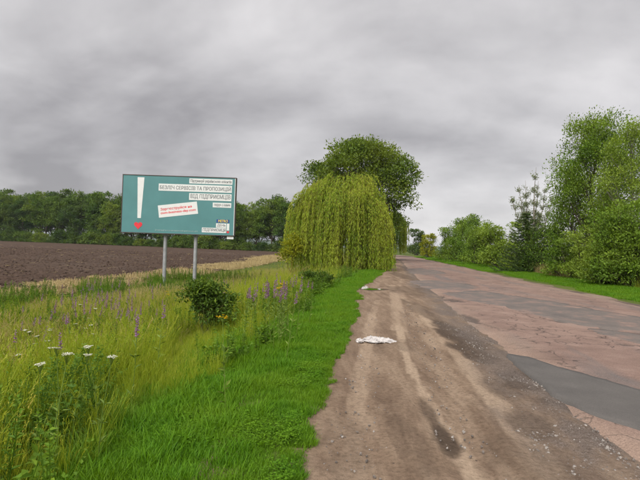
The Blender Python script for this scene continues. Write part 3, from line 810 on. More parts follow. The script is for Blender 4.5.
k_ = visible(x2, y2, 3) & (fbm(x2 * 0.12, y2 * 0.4, 143, 3) > 0.52); x = np.concatenate([x, x2[k_]]); y = np.concatenate([y, y2[k_]])
n = len(x)
ss = (0.8 + 0.8 * rng.random(n)) * (1 + 0.3 * smooth(30, 80, y))
ins = fe(y) - x
ss = np.column_stack([ss, ss, ss * (1 - 0.75 * smooth(2, 5, ins))]) * (1 - 0.3 * smooth(3, 8, ins))[:, None]
scatter('straw_stubble', sp, np.column_stack([x, y, H(x, y) + 0.05]), rots(n, 0.12), ss, rng.integers(0, 3, n), 'pale straw and stubble scattered along the near edge of the ploughed field', cat='straw')
def lump(rough=0.35, mat_=None, seg=7):
    b = MB(); u_ = np.linspace(0, 2 * np.pi, seg, endpoint=False); w_ = np.linspace(0.15, np.pi - 0.15, 5)
    U, W = np.meshgrid(u_, w_); r = 1 + rough * (rng.random(U.shape) - 0.5) * 2
    V = np.stack([r * np.cos(U) * np.sin(W), r * np.sin(U) * np.sin(W), 0.7 * r * np.cos(W)], -1).reshape(-1, 3)
    F = [(i * seg + j, i * seg + (j + 1) % seg, (i + 1) * seg + (j + 1) % seg, (i + 1) * seg + j) for i in range(4) for j in range(seg)]
    b.add(V, F, rng.random()); b.add(V[:seg], [tuple(range(seg))[::-1]], .5); b.add(V[-seg:], [tuple(range(seg))], .5)
    return b.mesh('lump', mat_)
cp = [lump(0.4, M['clod']) for _ in range(4)]
n = 30000
y = 10 + 75 * rng.random(n) ** 1.4; x = fe(y) - 60 * rng.random(n) ** 1.2
k_ = visible(x, y, 3); x, y = x[k_], y[k_]; n = len(x)
scatter('soil_clods', cp, np.column_stack([x, y, H(x, y) + 0.03]), rots(n, 1.0), 0.03 + 0.09 * rng.random(n) ** 2.5, rng.integers(0, 4, n), 'dark brown clods of soil lying over the ploughed field', cat='soil')

# gravel along the asphalt edge
gp = [lump(0.35, M['gravelstone'], 6) for _ in range(4)]
n = 60000
y = 2.0 + 16 * rng.random(n) ** 1.8; la = rng.random(n)
x = gd(y) + (al(y) - gd(y)) * la + 0.15 * rng.random(n)
k_ = visible(x, y) & (rng.random(n) < 0.07 + 0.93 * smooth(0.66, 0.95, la + 0.4 * (fbm(x * 1.6, y * .45, 41, 4) - 0.5))) & (fbm(x * 2.5, y * 2.5, 151, 3) > 0.38 + 0.1 * (la > 0.6)); x, y = x[k_], y[k_]; n = len(x)
scatter('gravel', gp, np.column_stack([x, y, np.full(n, -0.018)]), rots(n, 1.0), 0.0035 + 0.012 * rng.random(n) ** 4, rng.integers(0, 4, n), 'loose grey gravel between the dirt shoulder and the broken asphalt edge', cat='gravel')

# ------------------------------------------------------------------ trees
def limb(b, a, c, r0_, r1_, k_=6, sag=0.12, n=6):
    a = np.asarray(a, float); c = np.asarray(c, float)
    t_ = np.linspace(0, 1, k_)[:, None]
    mid = np.array([0, 0, 1.0]) * np.linalg.norm(c - a) * sag
    p = a + (c - a) * t_ + mid * (t_ * (1 - t_) * 4) * 1.0 * -1 + rng.normal(0, 0.02, (k_, 3)) * np.linalg.norm(c - a)
    p[0] = a; p[-1] = c
    b.tube(p, np.linspace(r0_, r1_, k_), n, 0.5)
def crown_tree(lobes, n_cl, per, leaf, trunk_r, trunk_top, cl_r, flat=0.6, shell=0.5, lean=(0, 0), up=0.25, wide=0.55, twigs=True, stems=1, stem_spread=0.4, droop=0.0):
    """trunk mesh and crown mesh builders; lobes: (x, y, z, rx, ry, rz) about the base"""
    tb, cb = MB(), MB()
    lob = np.array(lobes, float)
    area = lob[:, 3] * lob[:, 5]; cnt = np.maximum(3, (n_cl * area / area.sum()).astype(int))
    roots = []
    for s_ in range(stems):
        az = s_ / max(1, stems) * 6.283 + rng.random()
        sp_ = stem_spread if stems > 1 else 0
        base = np.array([0.25 * sp_ * math.cos(az), 0.25 * sp_ * math.sin(az), -0.25])
        top = np.array([lean[0] + sp_ * math.cos(az) * 1.2, lean[1] + sp_ * math.sin(az) * 1.2, trunk_top])
        k_ = 9; t_ = np.linspace(0, 1, k_)[:, None]
        p = base + (top - base) * t_ + rng.normal(0, 0.012 * trunk_top, (k_, 3)) * np.array([1, 1, 0.2]); p[0] = base
        rr = trunk_r * (1 - 0.82 * t_[:, 0]); rr[0] *= 1.35
        tb.tube(p, rr, 8, 0.5); roots.append((p, rr))
    for (cx, cy, cz, rx, ry, rz), c_ in zip(lob, cnt):
        lc = np.array([cx, cy, cz])
        p, rr = roots[rng.integers(len(roots))]
        want = np.clip((cz - 0.75 * math.hypot(cx, cy) - 0.3 * rz) / max(trunk_top, .1), 0.18, 0.95)
        i = int(want * (len(p) - 1)); att = p[i]
        limb(tb, att, lc, max(rr[i] * 0.62, 0.015), max(rr[i] * 0.2, 0.008), 6, 0.08)
        d = randdir(c_); d[:, 2] = np.where(d[:, 2] < -0.5, -d[:, 2], d[:, 2])
        rad = shell + (1 - shell) * rng.random(c_) ** 0.5
        C = lc + d * rad[:, None] * np.array([rx, ry, rz])
        C[:, 2] = np.maximum(C[:, 2], 0.08 * leaf / 0.1)
        if twigs:
            for q in C[::2]:
                f = 0.3 + 0.5 * rng.random()
                limb(tb, att + (lc - att) * f, q, max(rr[i] * 0.16, 0.01), 0.006, 4, 0.05, 3)
        for q in range(c_):
            m_ = int(per * (0.6 + 0.8 * rng.random()))
            cr_ = cl_r * (0.6 + 0.8 * rng.random())
            g = rng.normal(0, 1, (m_, 3)); g /= np.maximum(1, np.linalg.norm(g, axis=1)[:, None] / 1.7)
            P = C[q] + g * cr_ * np.array([1, 1, flat])
            P[:, 2] = np.maximum(P[:, 2], 0.04)
            out = P - lc; out /= np.linalg.norm(out, axis=1)[:, None] + 1e-6
            dd_ = 0.7 * out + 0.9 * randdir(m_) + np.array([0, 0, up - droop])
            nn = np.array([0, 0, 0.9])[None] + 0.5 * out + 0.55 * randdir(m_)
            tone = np.clip(rng.normal(0.5, 0.2) + rng.normal(0, 0.18, m_), 0, 1)
            l_ = leaf * (0.6 + 0.8 * rng.random(m_))
            cb.leaves(P, dd_, nn, l_, l_ * wide, tone)
    return tb, cb
def plant(name, label, cat, loc, tb, cb, bark, leafm, group=None, rz=0, s=1.0, trunk='trunk', crown='crown'):
    o = empty(name, loc, rz, s); tag(o, label, cat, group)
    tb.build(trunk, bark, o, True); cb.build(crown, leafm, o)
    return o
def clone(src, loc, rz, s, label, group=None):
    o = src.copy(); COL.objects.link(o); o.location = loc; o.rotation_euler = (0, 0, rz); o.scale = s if hasattr(s, '__len__') else (s, s, s)
    o['label'] = label
    if group: o['group'] = group
    for ch in src.children:
        c = ch.copy(); COL.objects.link(c); c.parent = o
    return o
def dome_lobes(Hh, Rr, base, n, sq=1.0, seed=0, core=True):
    """uneven lobes filling a rounded crown between base and Hh"""
    q = np.random.default_rng(seed); out = []
    mid = (Hh + base) / 2; hz = (Hh - base) / 2
    for i in range(n):
        d = q.normal(size=3); d /= np.linalg.norm(d)
        r = 0.55 + 0.2 * q.random()
        sx = 0.34 + 0.16 * q.random()
        out.append((d[0] * Rr * r, d[1] * Rr * r, mid + d[2] * hz * r * 0.95, Rr * sx, Rr * sx, hz * sx * 1.05 * sq))
    if core: out.append((0, 0, mid, Rr * 0.62, Rr * 0.62, hz * 0.68))
    return out

# --- big tree behind the willow
bx, by, bz = at_depth(355, 62)
s_ = 62 / FPX
def bl(px, py, rpx, rpy, dy=0.0):      # lobe from pixel centre and radii, on the tree's own depth
    return ((px - 355) * s_ + (py - 260) * s_ * math.tan(ROLL) * -1, dy, height_for(px, py, 62) - bz, rpx * s_, rpx * s_ * 0.9, rpy * s_)
lobes = [bl(357, 166, 34, 26), bl(330, 172, 24, 17, 1), bl(312, 178, 14, 12), bl(385, 176, 24, 20, -1), bl(400, 180, 13, 13), bl(360, 155, 22, 15, 2),
         bl(342, 158, 18, 14, -2), bl(376, 158, 18, 13, 1), bl(392, 200, 17, 16, -1.5), bl(372, 195, 25, 22, -2.5), bl(350, 190, 30, 20, 2.5), bl(388, 222, 11, 14), bl(322, 184, 16, 10, -2.5), bl(370, 220, 20, 20, 1), bl(340, 176, 20, 16, -3.5), bl(375, 176, 20, 16, 3.5)]
tb, cb = crown_tree(lobes, 620, 62, 0.30, 0.55, 8.5, 0.62, 0.62, 0.62)
plant('broadleaf_tree', 'large round-crowned green tree rising behind the weeping willow', 'tree', (bx, by, bz), tb, cb, M['bark'], M['bigtree'])

# --- weeping willows
def willow(Hh, Rr, n_str, leaf, low=0.25, lean=0.0, ry=None):
    tb, cb = MB(), MB()
    ry = ry or Rr
    k_ = 7; t_ = np.linspace(0, 1, k_)[:, None]
    p = np.array([0, 0, -0.3]) + np.array([lean, 0, Hh * 0.55]) * t_ + rng.normal(0, 0.05, (k_, 3)); p[0] = (0, 0, -0.3)
    tb.tube(p, np.linspace(0.27, 0.14, k_) * Hh / 7.5, 8, 0.5)
    hubs = []
    for i in range(44):
        az = i * 2.4 + rng.normal(0, .3); rr = math.sqrt((i + 0.2) / 44) * 0.84
        hz = Hh * (1.0 - 0.45 * rr ** 1.75 + rng.normal(0, 0.05))
        q = np.array([lean + math.cos(az) * Rr * rr, math.sin(az) * ry * rr, hz]); hubs.append(q)
        st = p[3 + (i % 4)]
        kk = 8; tq = np.linspace(0, 1, kk)[:, None]
        arc = st + (q - st) * tq + np.array([0, 0, 1.0]) * (tq * (1 - tq)) * 1.2
        tb.tube(arc, np.linspace(0.075, 0.02, kk), 5, 0.5)
    hubs = np.array(hubs)
    for i in range(n_str):
        hi_ = rng.integers(44); h_ = hubs[hi_]
        st = h_ + rng.normal(0, 1, 3) * np.array([0.085 * Rr, 0.085 * ry, 0.04 * Hh]) 
        rad = math.hypot((st[0] - lean) / Rr, st[1] / ry)
        out = np.array([st[0] - lean, st[1], 0]); out /= np.linalg.norm(out) + 1e-6
        out = out + 0.5 * np.array([rng.normal(), rng.normal(), 0])
        reach = (0.25 + 0.75 * rng.random()) * 0.17 * Rr
        maxl = max(0.5, st[2] - low - rng.random() ** 2 * 1.2)
        ln_ = min(maxl, (0.30 + 0.75 * rng.random()) * Hh * (0.62 + 0.36 * min(rad, 1)) * (0.62 + 0.5 * ((hi_ * 7) % 11) / 10))
        kk = 7; tq = np.linspace(0, 1, kk)
        Q = st + out[None] * (reach * (1 - (1 - tq) ** 2.5))[:, None] + np.array([0, 0, 1.0])[None] * (0.18 * np.sin(np.minimum(tq * 4, 3.14)) - ln_ * tq ** 1.25)[:, None]
        Q += np.cumsum(rng.normal(0, 0.02, (kk, 3)), 0) * np.array([1, 1, 0])
        tb.tube(Q, np.linspace(0.012, 0.004, kk), 3, 0.5, False)
        m_ = int(ln_ * 17)
        tt_ = rng.random(m_) * (kk - 1.001); a = tt_.astype(int); fr = (tt_ - a)[:, None]
        P = Q[a] * (1 - fr) + Q[a + 1] * fr + rng.normal(0, 0.035, (m_, 3))
        dirn = Q[a + 1] - Q[a]; dirn /= np.linalg.norm(dirn, axis=1)[:, None]
        dd_ = dirn + 0.55 * randdir(m_) + np.array([0, 0, -0.35])
        tone = np.clip(rng.normal(0.5, 0.22) + rng.normal(0, 0.12, m_), 0, 1)
        cb.leaves(P, dd_, randdir(m_) + np.array([0, -0.3, 0.3]), leaf * (0.7 + 0.6 * rng.random(m_)), leaf * 0.24, tone)
    return tb, cb
wx, wy, wz = at_depth(339, 37)
wh = height_for(347, 178, 37) - wz
tb, cb = willow(wh, 4.05, 2800, 0.19, 0.30, 0.1, 3.5)
plant('weeping_willow', 'yellow-green weeping willow with strands hanging to the ground beside the verge', 'tree', (wx, wy, wz), tb, cb, M['twig_yellow'], M['willow'])
w2 = at_depth(391, 72)
tb, cb = willow(height_for(390, 213, 72) - w2[2], 2.5, 420, 0.30, 1.0)
plant('weeping_willow', 'small far weeping willow overhanging the road bend', 'tree', w2, tb, cb, M['twig_yellow'], M['willow'])
p_ = at_depth(387, 56)
tb, cb = crown_tree(dome_lobes(height_for(387, 219, 56) - p_[2], 1.15, 0.5, 6, seed=3), 90, 46, 0.22, 0.12, 3.4, 0.38)
plant('dark_young_tree', 'narrow dark green young tree between the two willows', 'tree', p_, tb, cb, M['bark'], M['tree_dark'])
# yellow sapling left of the willow
p_ = at_depth(291, 35)
hh = height_for(291, 232, 35) - p_[2]
tb, cb = crown_tree([(0, 0, hh * .55, .7, .6, hh * .42), (-.45, .1, hh * .45, .5, .4, hh * .2), (.4, -.1, hh * .6, .45, .4, hh * .25), (.05, 0, hh * .88, .25, .2, hh * .13), (-.6, 0, hh * .62, .25, .2, .25)], 60, 26, 0.16, 0.05, hh * .8, 0.22, up=0.5, shell=0.3)
plant('sapling', 'yellow-leaved sapling at the left foot of the weeping willow', 'sapling', p_, tb, cb, M['twig_yellow'], M['yellow'])

# --- right-hand side
def px_tree(px, top, Y, rpx, base=0.0):
    p = at_depth(px, Y); return p, height_for(px, top, Y) - p[2], rpx * Y / FPX
def bush(px, top, Y, rpx, label, leafm='bush', seed=0, leaf=0.17, n_cl=110, per=48, name='roadside_bush', cat='bush', lob=8, base=0.05, cl=0.30, group=None, bark='bark', ry=None, trans=0.55):
    p, hh, rr = px_tree(px, top, Y, rpx)
    sk = [(math.cos(a_) * rr * .62, math.sin(a_) * rr * .62, hh * .17, rr * .42, rr * .42, hh * .17) for a_ in np.arange(7) * .9 + seed]
    qb = np.random.default_rng(seed + 500)
    sk += [(qb.uniform(-.75, .75) * rr, qb.uniform(-.6, .6) * rr, hh * qb.uniform(.72, .98), rr * .13, rr * .13, hh * qb.uniform(.10, .17)) for _ in range(9)]
    tb, cb = crown_tree(dome_lobes(hh * 0.90, rr * .95, base, lob, seed=seed) + sk, int(n_cl * 1.35), per, leaf, 0.05 + 0.012 * hh, hh * 0.6, cl * max(0.7, rr / 2), stems=4, stem_spread=rr * 0.4, shell=0.55)
    return plant(name, label, cat, p, tb, cb, M[bark], M[leafm], group, trunk='stems', crown='foliage')
bush(428, 235, 90, 8.5, 'small yellow-leaved bush at the far end of the right verge', 'yellow', 1, 0.24, 70, 40)
bush(416, 232, 118, 9, 'dark rounded tree beyond the road bend, left of the yellow bush', 'tree_dark', 2, 0.34, 70, 42, name='broadleaf_tree', cat='tree')
bush(451, 229, 74, 15, 'dark green bush right beside the yellow bush, leaning over the verge', 'bush', 4, 0.22, 110, 48)
bush(463, 228, 64, 19, 'green roadside bush below the round-topped tree', 'bush', 5, 0.2, 130, 50)
bush(480, 230, 55, 21, 'broad green bush in the middle of the right-hand hedge row', 'bush', 6, 0.19, 140, 50)
bush(501, 227, 48, 22, 'bright green bush just left of the dark spruce', 'bush_light', 7, 0.18, 140, 50)
p, hh, rr = px_tree(466, 216, 92, 16)
tb, cb = crown_tree(dome_lobes(hh, rr, 1.6, 9, seed=8), 150, 50, 0.28, 0.2, hh * .6, 0.5)
plant('broadleaf_tree', 'round-topped green tree standing behind the right-hand bushes', 'tree', p, tb, cb, M['bark'], M['bush'])
p, hh, rr = px_tree(484, 223, 84, 11)
tb, cb = crown_tree(dome_lobes(hh, rr, 1.6, 7, seed=9), 90, 46, 0.27, 0.16, hh * .6, 0.45)
plant('broadleaf_tree', 'smaller green tree to the right of the round-topped tree', 'tree', p, tb, cb, M['bark'], M['bush'])

def upright(px, top, Y, rpx, label, leafm, barkm, seed, n_cl=300, per=44, leaf=0.16, base=1.2, lob=14, cl=0.42, trunk_r=0.16, name='tall_tree', fl=0.9, sh=0.45, topw=0.45):
    """tall tree with ascending boughs: lobes are upright spindles fanning outwards"""
    p, hh, rr = px_tree(px, top, Y, rpx)
    q = np.random.default_rng(seed); lobes = [(0, 0, hh * 0.78, rr * 0.34, rr * 0.34, hh * 0.2)]
    for i in range(lob):
        t_ = (i + 0.6) / lob; az = i * 2.399 + q.random()
        zc = base + (hh - base) * (0.10 + 0.72 * t_)
        env = (0.85 if t_ < 0.55 else 0.85 - (t_ - .55) * (1 - topw) / .45 * 0.85)
        r = rr * env * (0.55 + 0.4 * q.random())
        lobes.append((math.cos(az) * r, math.sin(az) * r, zc, rr * 0.30, rr * 0.30, hh * (0.10 + 0.05 * q.random())))
    tb, cb = crown_tree(lobes, n_cl, per, leaf, trunk_r, hh * 0.93, cl, fl, sh, up=0.35)
    return plant(name, label, 'tree', p, tb, cb, M[barkm], M[leafm])
upright(592, 106, 34, 44, 'tallest dark green tree at the right edge, dense crown with notched outline', 'bush', 'bark', 21, 520, 70, 0.14, 0.8, 24, 0.36, topw=0.5)
upright(630, 116, 29, 36, 'light green feathery tree in front of the tallest right-hand tree', 'bush_light', 'bark_pale', 22, 420, 56, 0.11, 1.0, 18, 0.34, 0.10)
upright(570, 160, 39, 24, 'slim mid-green tree on the left flank of the tallest tree', 'bush', 'bark', 24, 190, 56, 0.14, 0.8, 10, 0.38, 0.09)
# thin half-bare tree
p, hh, rr = px_tree(531, 168, 48, 18)
q = np.random.default_rng(5); tb, cb = MB(), MB()
t_ = np.linspace(0, 1, 9)[:, None]
for s0, dxs in ((0, 0.0), (1, 1.1), (2, -1.1), (3, 0.55), (4, -0.5), (5, 1.5), (6, -1.5)):
    top = np.array([dxs * 1.25, q.normal(0, .5), hh * (1.0 - 0.13 * abs(dxs) - 0.015 * s0)])
    st = np.array([0, 0, -0.2]) if s0 == 0 else np.array([0, 0, hh * 0.15])
    pts = st + (top - st) * t_ + np.array([dxs * 0.5, 0, 0]) * (t_ * (1 - t_)) + q.normal(0, .04, (9, 3))
    pts[0] = st
    tb.tube(pts, np.linspace(0.13 if s0 == 0 else 0.08, 0.012, 9), 6, .5)
    for i in range(60):
        f = 0.3 + 0.68 * q.random(); a = pts[int(f * 8)]; az = q.random() * 6.283
        l_ = (0.5 + 0.7 * q.random()) * (1.1 - 0.6 * f)
        e_ = a + np.array([math.cos(az) * l_ * 0.5, math.sin(az) * l_ * 0.5, l_])
        limb(tb, a, e_, 0.018, 0.004, 4, -0.05, 3)
        if q.random() < (0.9 if f < 0.55 else 0.55):
            m_ = 34 if f < 0.6 else 20
            P = a + (e_ - a) * (0.3 + 0.7 * rng.random(m_))[:, None] + rng.normal(0, .11, (m_, 3))
            cb.leaves(P, randdir(m_) + np.array([0, 0, .4]), randdir(m_), 0.15, 0.07)
plant('half_bare_tree', 'thin pale half-bare tree with upright twigs above the spruce', 'tree', p, tb, cb, M['bark_pale'], M['pale'])
# spruce
def spruce(Hh, Rr):
    tb, cb = MB(), MB()
    tb.tube([(0, 0, -0.2), (0, 0, Hh * 0.5), (0, 0, Hh)], [0.11, 0.06, 0.012], 7, .5)
    nl = 24
    for i in range(nl):
        z = Hh * (0.04 + 0.93 * (i / nl)); r = Rr * (1 - i / nl) ** 0.62 * (0.8 + 0.4 * rng.random())
        nb = max(5, int(11 * (1 - i / nl) + 4))
        for j in range(nb):
            az = j / nb * 6.283 + rng.random() * 0.6; rr_ = r * (0.7 + 0.4 * rng.random())
            t_ = np.linspace(0, 1, 6)
            zz = z + rr_ * (-0.28 * np.sin(t_ * 2.4) + 0.12 * t_ ** 2)
            Q = np.column_stack([np.cos(az) * rr_ * t_, np.sin(az) * rr_ * t_, np.maximum(zz, 0.05)])
            tb.tube(Q, np.linspace(0.018, 0.005, 6), 3, .5, False)
            m_ = int(45 + 80 * rr_)
            u_ = rng.random(m_) ** 0.7 * 4.999; a = u_.astype(int); fr = (u_ - a)[:, None]
            P = Q[a] * (1 - fr) + Q[a + 1] * fr
            side = np.where(rng.random(m_) < 0.5, 1, -1)
            d = np.column_stack([np.cos(az + side * 0.9), np.sin(az + side * 0.9), rng.normal(-0.25, .2, m_)]) + 0.3 * randdir(m_)
            cb.leaves(P, d, np.array([0, 0, 1.0])[None] + 0.4 * randdir(m_), 0.20 * (0.6 + 0.6 * rng.random(m_)), 0.035, np.clip(rng.normal(.5, .25, m_), 0, 1))
    return tb, cb
p, hh, rr = px_tree(525, 209, 38, 30)
tb, cb = spruce(hh, rr)
plant('spruce', 'dark green spruce in the right-hand row, branches down to the verge', 'tree', p, tb, cb, M['bark'], M['spruce'])
bush(547, 228, 36, 23, 'dark bush between the spruce and the tall right-hand trees', 'shrub', 31, 0.14, 120, 46)
bush(566, 237, 31, 21, 'mid-green bush at the verge below the slim tree', 'bush', 32, 0.13, 120, 46)
bush(588, 232, 29, 22, 'light green shrub at the verge in front of the tallest tree', 'bush_light', 33, 0.12, 130, 46)
bush(630, 212, 24, 37, 'big leafy green bush at the right edge of the road verge', 'bush', 34, 0.13, 330, 54, lob=13)
bush(602, 250, 25, 19, 'low yellowish-green shrub touching the grass left of the biggest bush', 'bush_light', 35, 0.11, 80, 44)
bush(672, 190, 25, 32, 'tall green bush cut off by the right edge of the picture', 'bush', 36, 0.14, 240, 50, lob=12)
# dry grass tuft patch under the bushes on the right verge
n = 260
y = 30 + 9 * rng.random(n); x = ar(y) + 2.9 + 0.9 * rng.random(n)
scatter('dry_grass', [mprotos[6], mprotos[7]], np.column_stack([x, y, H(x, y)]), rots(n, .15), 0.7 + 0.5 * rng.random(n), rng.integers(0, 2, n), 'pale dry grass at the foot of the spruce on the right verge')
# undergrowth behind the right-hand row: tall grass
n = 3000
y = 14 + 90 * rng.random(n); x = ar(y) + 3.2 + 8 * rng.random(n); k_ = visible(x, y, 3); x, y = x[k_], y[k_]; n = len(x)
scatter('undergrowth', mprotos[:4] + wprotos, np.column_stack([x, y, H(x, y) - 0.02]), rots(n, .15), 1.0 + 0.9 * rng.random(n), rng.integers(0, 8, n), 'tall weeds and grass under the right-hand bushes', cat='weeds')

# --- tree line across the field (row of individuals sharing a few meshes)
kinds = []
for i in range(6):
    q = np.random.default_rng(50 + i)
    hh = 13.5; rr = 3.9 + 0.8 * q.random()
    tb, cb = crown_tree(dome_lobes(hh, rr, 0.3 + 0.7 * q.random(), 10, seed=60 + i), 230, 44, 0.40, 0.24, hh * .62, 0.55, 0.6, 0.72)
    kinds.append((tb.mesh('trunk', M['bark'], True), cb.mesh('crown', [M['tree'], M['tree_dark']][i % 2])))
low = []
for i in range(3):
    tb, cb = crown_tree(dome_lobes(3.6, 2.3, 0.1, 7, seed=80 + i) + [(math.cos(a_) * 1.6, math.sin(a_) * 1.6, .45, 1.0, 1.0, .5) for a_ in np.arange(6) * 1.05], 100, 36, 0.34, 0.08, 2.2, 0.42, stems=3, stem_spread=.8)
    low.append((tb.mesh('stems', M['bark'], True), cb.mesh('foliage', M[['tree', 'tree_dark', 'tree'][i]])))
A = np.array([-118.0, 158.0]); B = np.array([4.0, 115.0])
def pix_of(x, y, z):
    qv = np.array([x, y, z]) - EYE; return 320 + FPX * (qv @ RV) / (qv @ f0), 240 - FPX * (qv @ UV_) / (qv @ f0)
nT = 29
for row in range(2):
    for i in range(nT):
        t_ = (i + 0.5 * row + rng.normal(0, 0.16)) / nT
        b2 = A + (B - A) * t_ + np.array([0.3, 0.95]) * (row * 6.5 + rng.normal(0, 0.8)) + np.array([0, 3.0])
        x, y = b2; z = float(H(x, y))
        px, _ = pix_of(x, y, z)
        if px < -45 or px > 322: continue
        want = 15.1 if px < 130 else 15.1 - (px - 130) / 170 * 2.0
        s = want / 13.5 * (0.80 + 0.24 * rng.random()) * (1.0 if row == 0 else 1.10)
        k_ = rng.integers(6)
        o = empty('broadleaf_tree', (x, y, z), rng.random() * 6.283, (s, s, s))
        if px < 112: lb = 'dark green tree in the tree line across the field, left of the billboard'
        elif px < 245: lb = 'dark green tree in the far tree line behind the billboard'
        else: lb = 'dark green tree in the far tree line between billboard and willow'
        tag(o, lb, 'tree', 'trees lining the far edge of the field')
        link(bpy.data.objects.new('trunk', kinds[k_][0]), o); link(bpy.data.objects.new('crown', kinds[k_][1]), o)
for i in range(64):
    t_ = (i + rng.random()) / 64
    b2 = A + (B - A) * t_ + np.array([0, 0.2 + rng.normal(0, 0.5)])
    x, y = b2; z = float(H(x, y)); px, _ = pix_of(x, y, z)
    if px < -40 or px > 310: continue
    s = 0.45 + 0.75 * rng.random(); k_ = rng.integers(3)
    o = empty('hedge_bush', (x, y, z), rng.random() * 6.28, (s, s, s))
    lb = 'low bush at the foot of the far tree line, ' + ('left of the billboard' if px < 112 else 'behind the billboard' if px < 245 else 'between billboard and willow')
    tag(o, lb, 'bush', 'low bushes along the far edge of the field')
    link(bpy.data.objects.new('stems', low[k_][0]), o); link(bpy.data.objects.new('foliage', low[k_][1]), o)

# --- shrubs in the meadow
def shrub(px, base_py, h, r, label, seed, leaf=0.085, n_cl=170, per=30, leafm='shrub'):
    x, y, z = on_ground(px, base_py)
    q = np.random.default_rng(seed)
    lobes = [(q.normal(0, r * .35), q.normal(0, r * .35), h * (0.28 + 0.5 * q.random()), r * .55, r * .55, h * .24) for _ in range(7)] + [(0, 0, h * .42, r * .7, r * .7, h * .36), (r * .15, 0, h * .82, r * .3, r * .3, h * .18)]
    tb, cb = crown_tree(lobes, n_cl, per, leaf, 0.018, h * .8, 0.11 * r / 0.6, stems=5, stem_spread=r * .35, shell=0.45, up=0.1, wide=0.48)
    return plant('leafy_shrub', label, 'shrub', (x, y, z), tb, cb, M['twig_green'], M[leafm], trunk='stems', crown='foliage')
shrub(206, 337, 1.36, 0.60, 'dark green leafy shrub in the tall grass below the billboard', 201)
shrub(309, 291, 0.85, 0.42, 'small dark shrub in the grass in front of the willow, the left of two', 202, 0.10, 70, 24)
shrub(319, 290, 0.70, 0.45, 'small dark shrub in the grass in front of the willow, the right of two', 203, 0.10, 70, 24)

# ------------------------------------------------------------------ wild flowers, one by one
def umbel():
    st, fl = MB(), MB()
    h = 0.87; k_ = 5
    top = np.array([0.05, 0.02, h])
    st.tube(np.array([[0, 0, -0.03], [0.01, 0, h * .5], top * 0.93]), [0.005, 0.004, 0.003], 4, .4, False)
    for i in range(16):
        az = i * 2.4; r = 0.031 * math.sqrt((i + .5) / 16)
        e_ = top + np.array([r * math.cos(az), r * math.sin(az), 0.012 * rng.random() + 0.010 * (r / 0.06)])
        st.tube([top * 0.93, e_], 0.0015, 3, .5, False)
        m_ = 9
        P = e_ + rng.normal(0, 0.005, (m_, 3)) * np.array([1, 1, .3])
        d = randdir(m_); d[:, 2] *= .15
        fl.leaves(P, d, np.array([0, 0, 1.0])[None] + .3 * randdir(m_), 0.011, 0.009)
    P = np.array([[0.01, 0, 0.2], [0.015, 0, 0.35], [0.02, 0, 0.5]]); 
    st.leaves(np.repeat(P, 4, 0), randdir(12) * np.array([1, 1, .3]) + np.array([0, 0, .4]), np.array([0, 0, 1.0])[None] + .2 * randdir(12), .08, .02)
    return st.mesh('stem', M['stem']), fl.mesh('flower_head', M['white_petal'])
def spike(mat_, h=0.85, ln_=0.22, w=0.028, n=70):
    st, fl = MB(), MB()
    top = np.array([rng.normal(0, .06), rng.normal(0, .06), h])
    st.tube(np.array([[0, 0, -0.03], top * .5 + np.array([.01, 0, 0]), top]), [0.005, 0.004, 0.002], 4, .4, False)
    st.leaves(top[None] * (0.15 + 0.6 * rng.random(18))[:, None], randdir(18) * np.array([1, 1, .3]) + np.array([0, 0, .5]), randdir(18) + np.array([0, 0, 1]), .09, .018)
    f = rng.random(n); P = top[None] * (1 - ln_ / h * f)[:, None]
    d = randdir(n); d[:, 2] = .3
    fl.leaves(P + d * 0.006, d, np.array([0, 0, 1.0])[None] + .5 * randdir(n), w * (0.4 + 0.7 * f), w * .6)
    return st.mesh('stem', M['stem']), fl.mesh('flower_spike', mat_)
def buttons():
    st, fl = MB(), MB()
    top = np.array([.03, 0, .86])
    st.tube(np.array([[0, 0, -.03], [0, .01, .4], top]), [.005, .004, .003], 4, .4, False)
    st.leaves(np.array([0, 0, 1.0])[None] * (0.1 + 0.5 * rng.random(16))[:, None], randdir(16) * np.array([1, 1, .3]) + np.array([0, 0, .4]), randdir(16) + np.array([0, 0, 1]), .09, .03)
    for i in range(12):
        e_ = top + np.array([rng.normal(0, .04), rng.normal(0, .04), .03 * rng.random() + .04])
        st.tube([top, e_], .0015, 3, .5, False)
        m_ = 10; d = randdir(m_); d[:, 2] = np.abs(d[:, 2]) * .3
        fl.leaves(np.repeat(e_[None], m_, 0), d, np.array([0, 0, 1.0])[None] + .3 * randdir(m_), .016, .014)
    return st.mesh('stem', M['stem']), fl.mesh('flower_head', M['yellow_petal'])
def place_flower(name, meshes, px, py, h, label, cat, group, jit=0.08):
    s = (0.92 + 0.16 * rng.random())
    x, y, z = on_ground(px, py, h * s)
    o = empty(name, (x, y, z), rng.random() * 6.28, (s, s, s)); o.rotation_euler = (rng.normal(0, jit), rng.normal(0, jit), rng.random() * 6.28)
    tag(o, label, cat, group)
    for me in meshes: link(bpy.data.objects.new(me.name.split('.')[0], me), o)
um = [umbel() for _ in range(3)]
for px, py in [(31, 329), (36.5, 331), (48, 328), (55.5, 329.5), (44, 335.5), (47.5, 337), (30, 344), (31, 354), (53, 355.5), (61, 350), (43, 363.5), (72, 354.5), (75.5, 328), (81.5, 323.5), (90, 331.5), (99, 323), (104.5, 345), (101.5, 356.5), (79, 318), (81, 304), (98, 308), (55.5, 346)]:
    place_flower('white_wildflower', um[rng.integers(3)], px, py, 0.88, 'flat white umbel flower on a thin stem in the tall grass at left', 'flower', 'white umbel flowers in the meadow')
pk = [spike(M['purple'], h_, l_, w_) for h_, l_, w_ in ((1.0, .22, .030), (1.05, .28, .031), (0.95, .17, .027))]
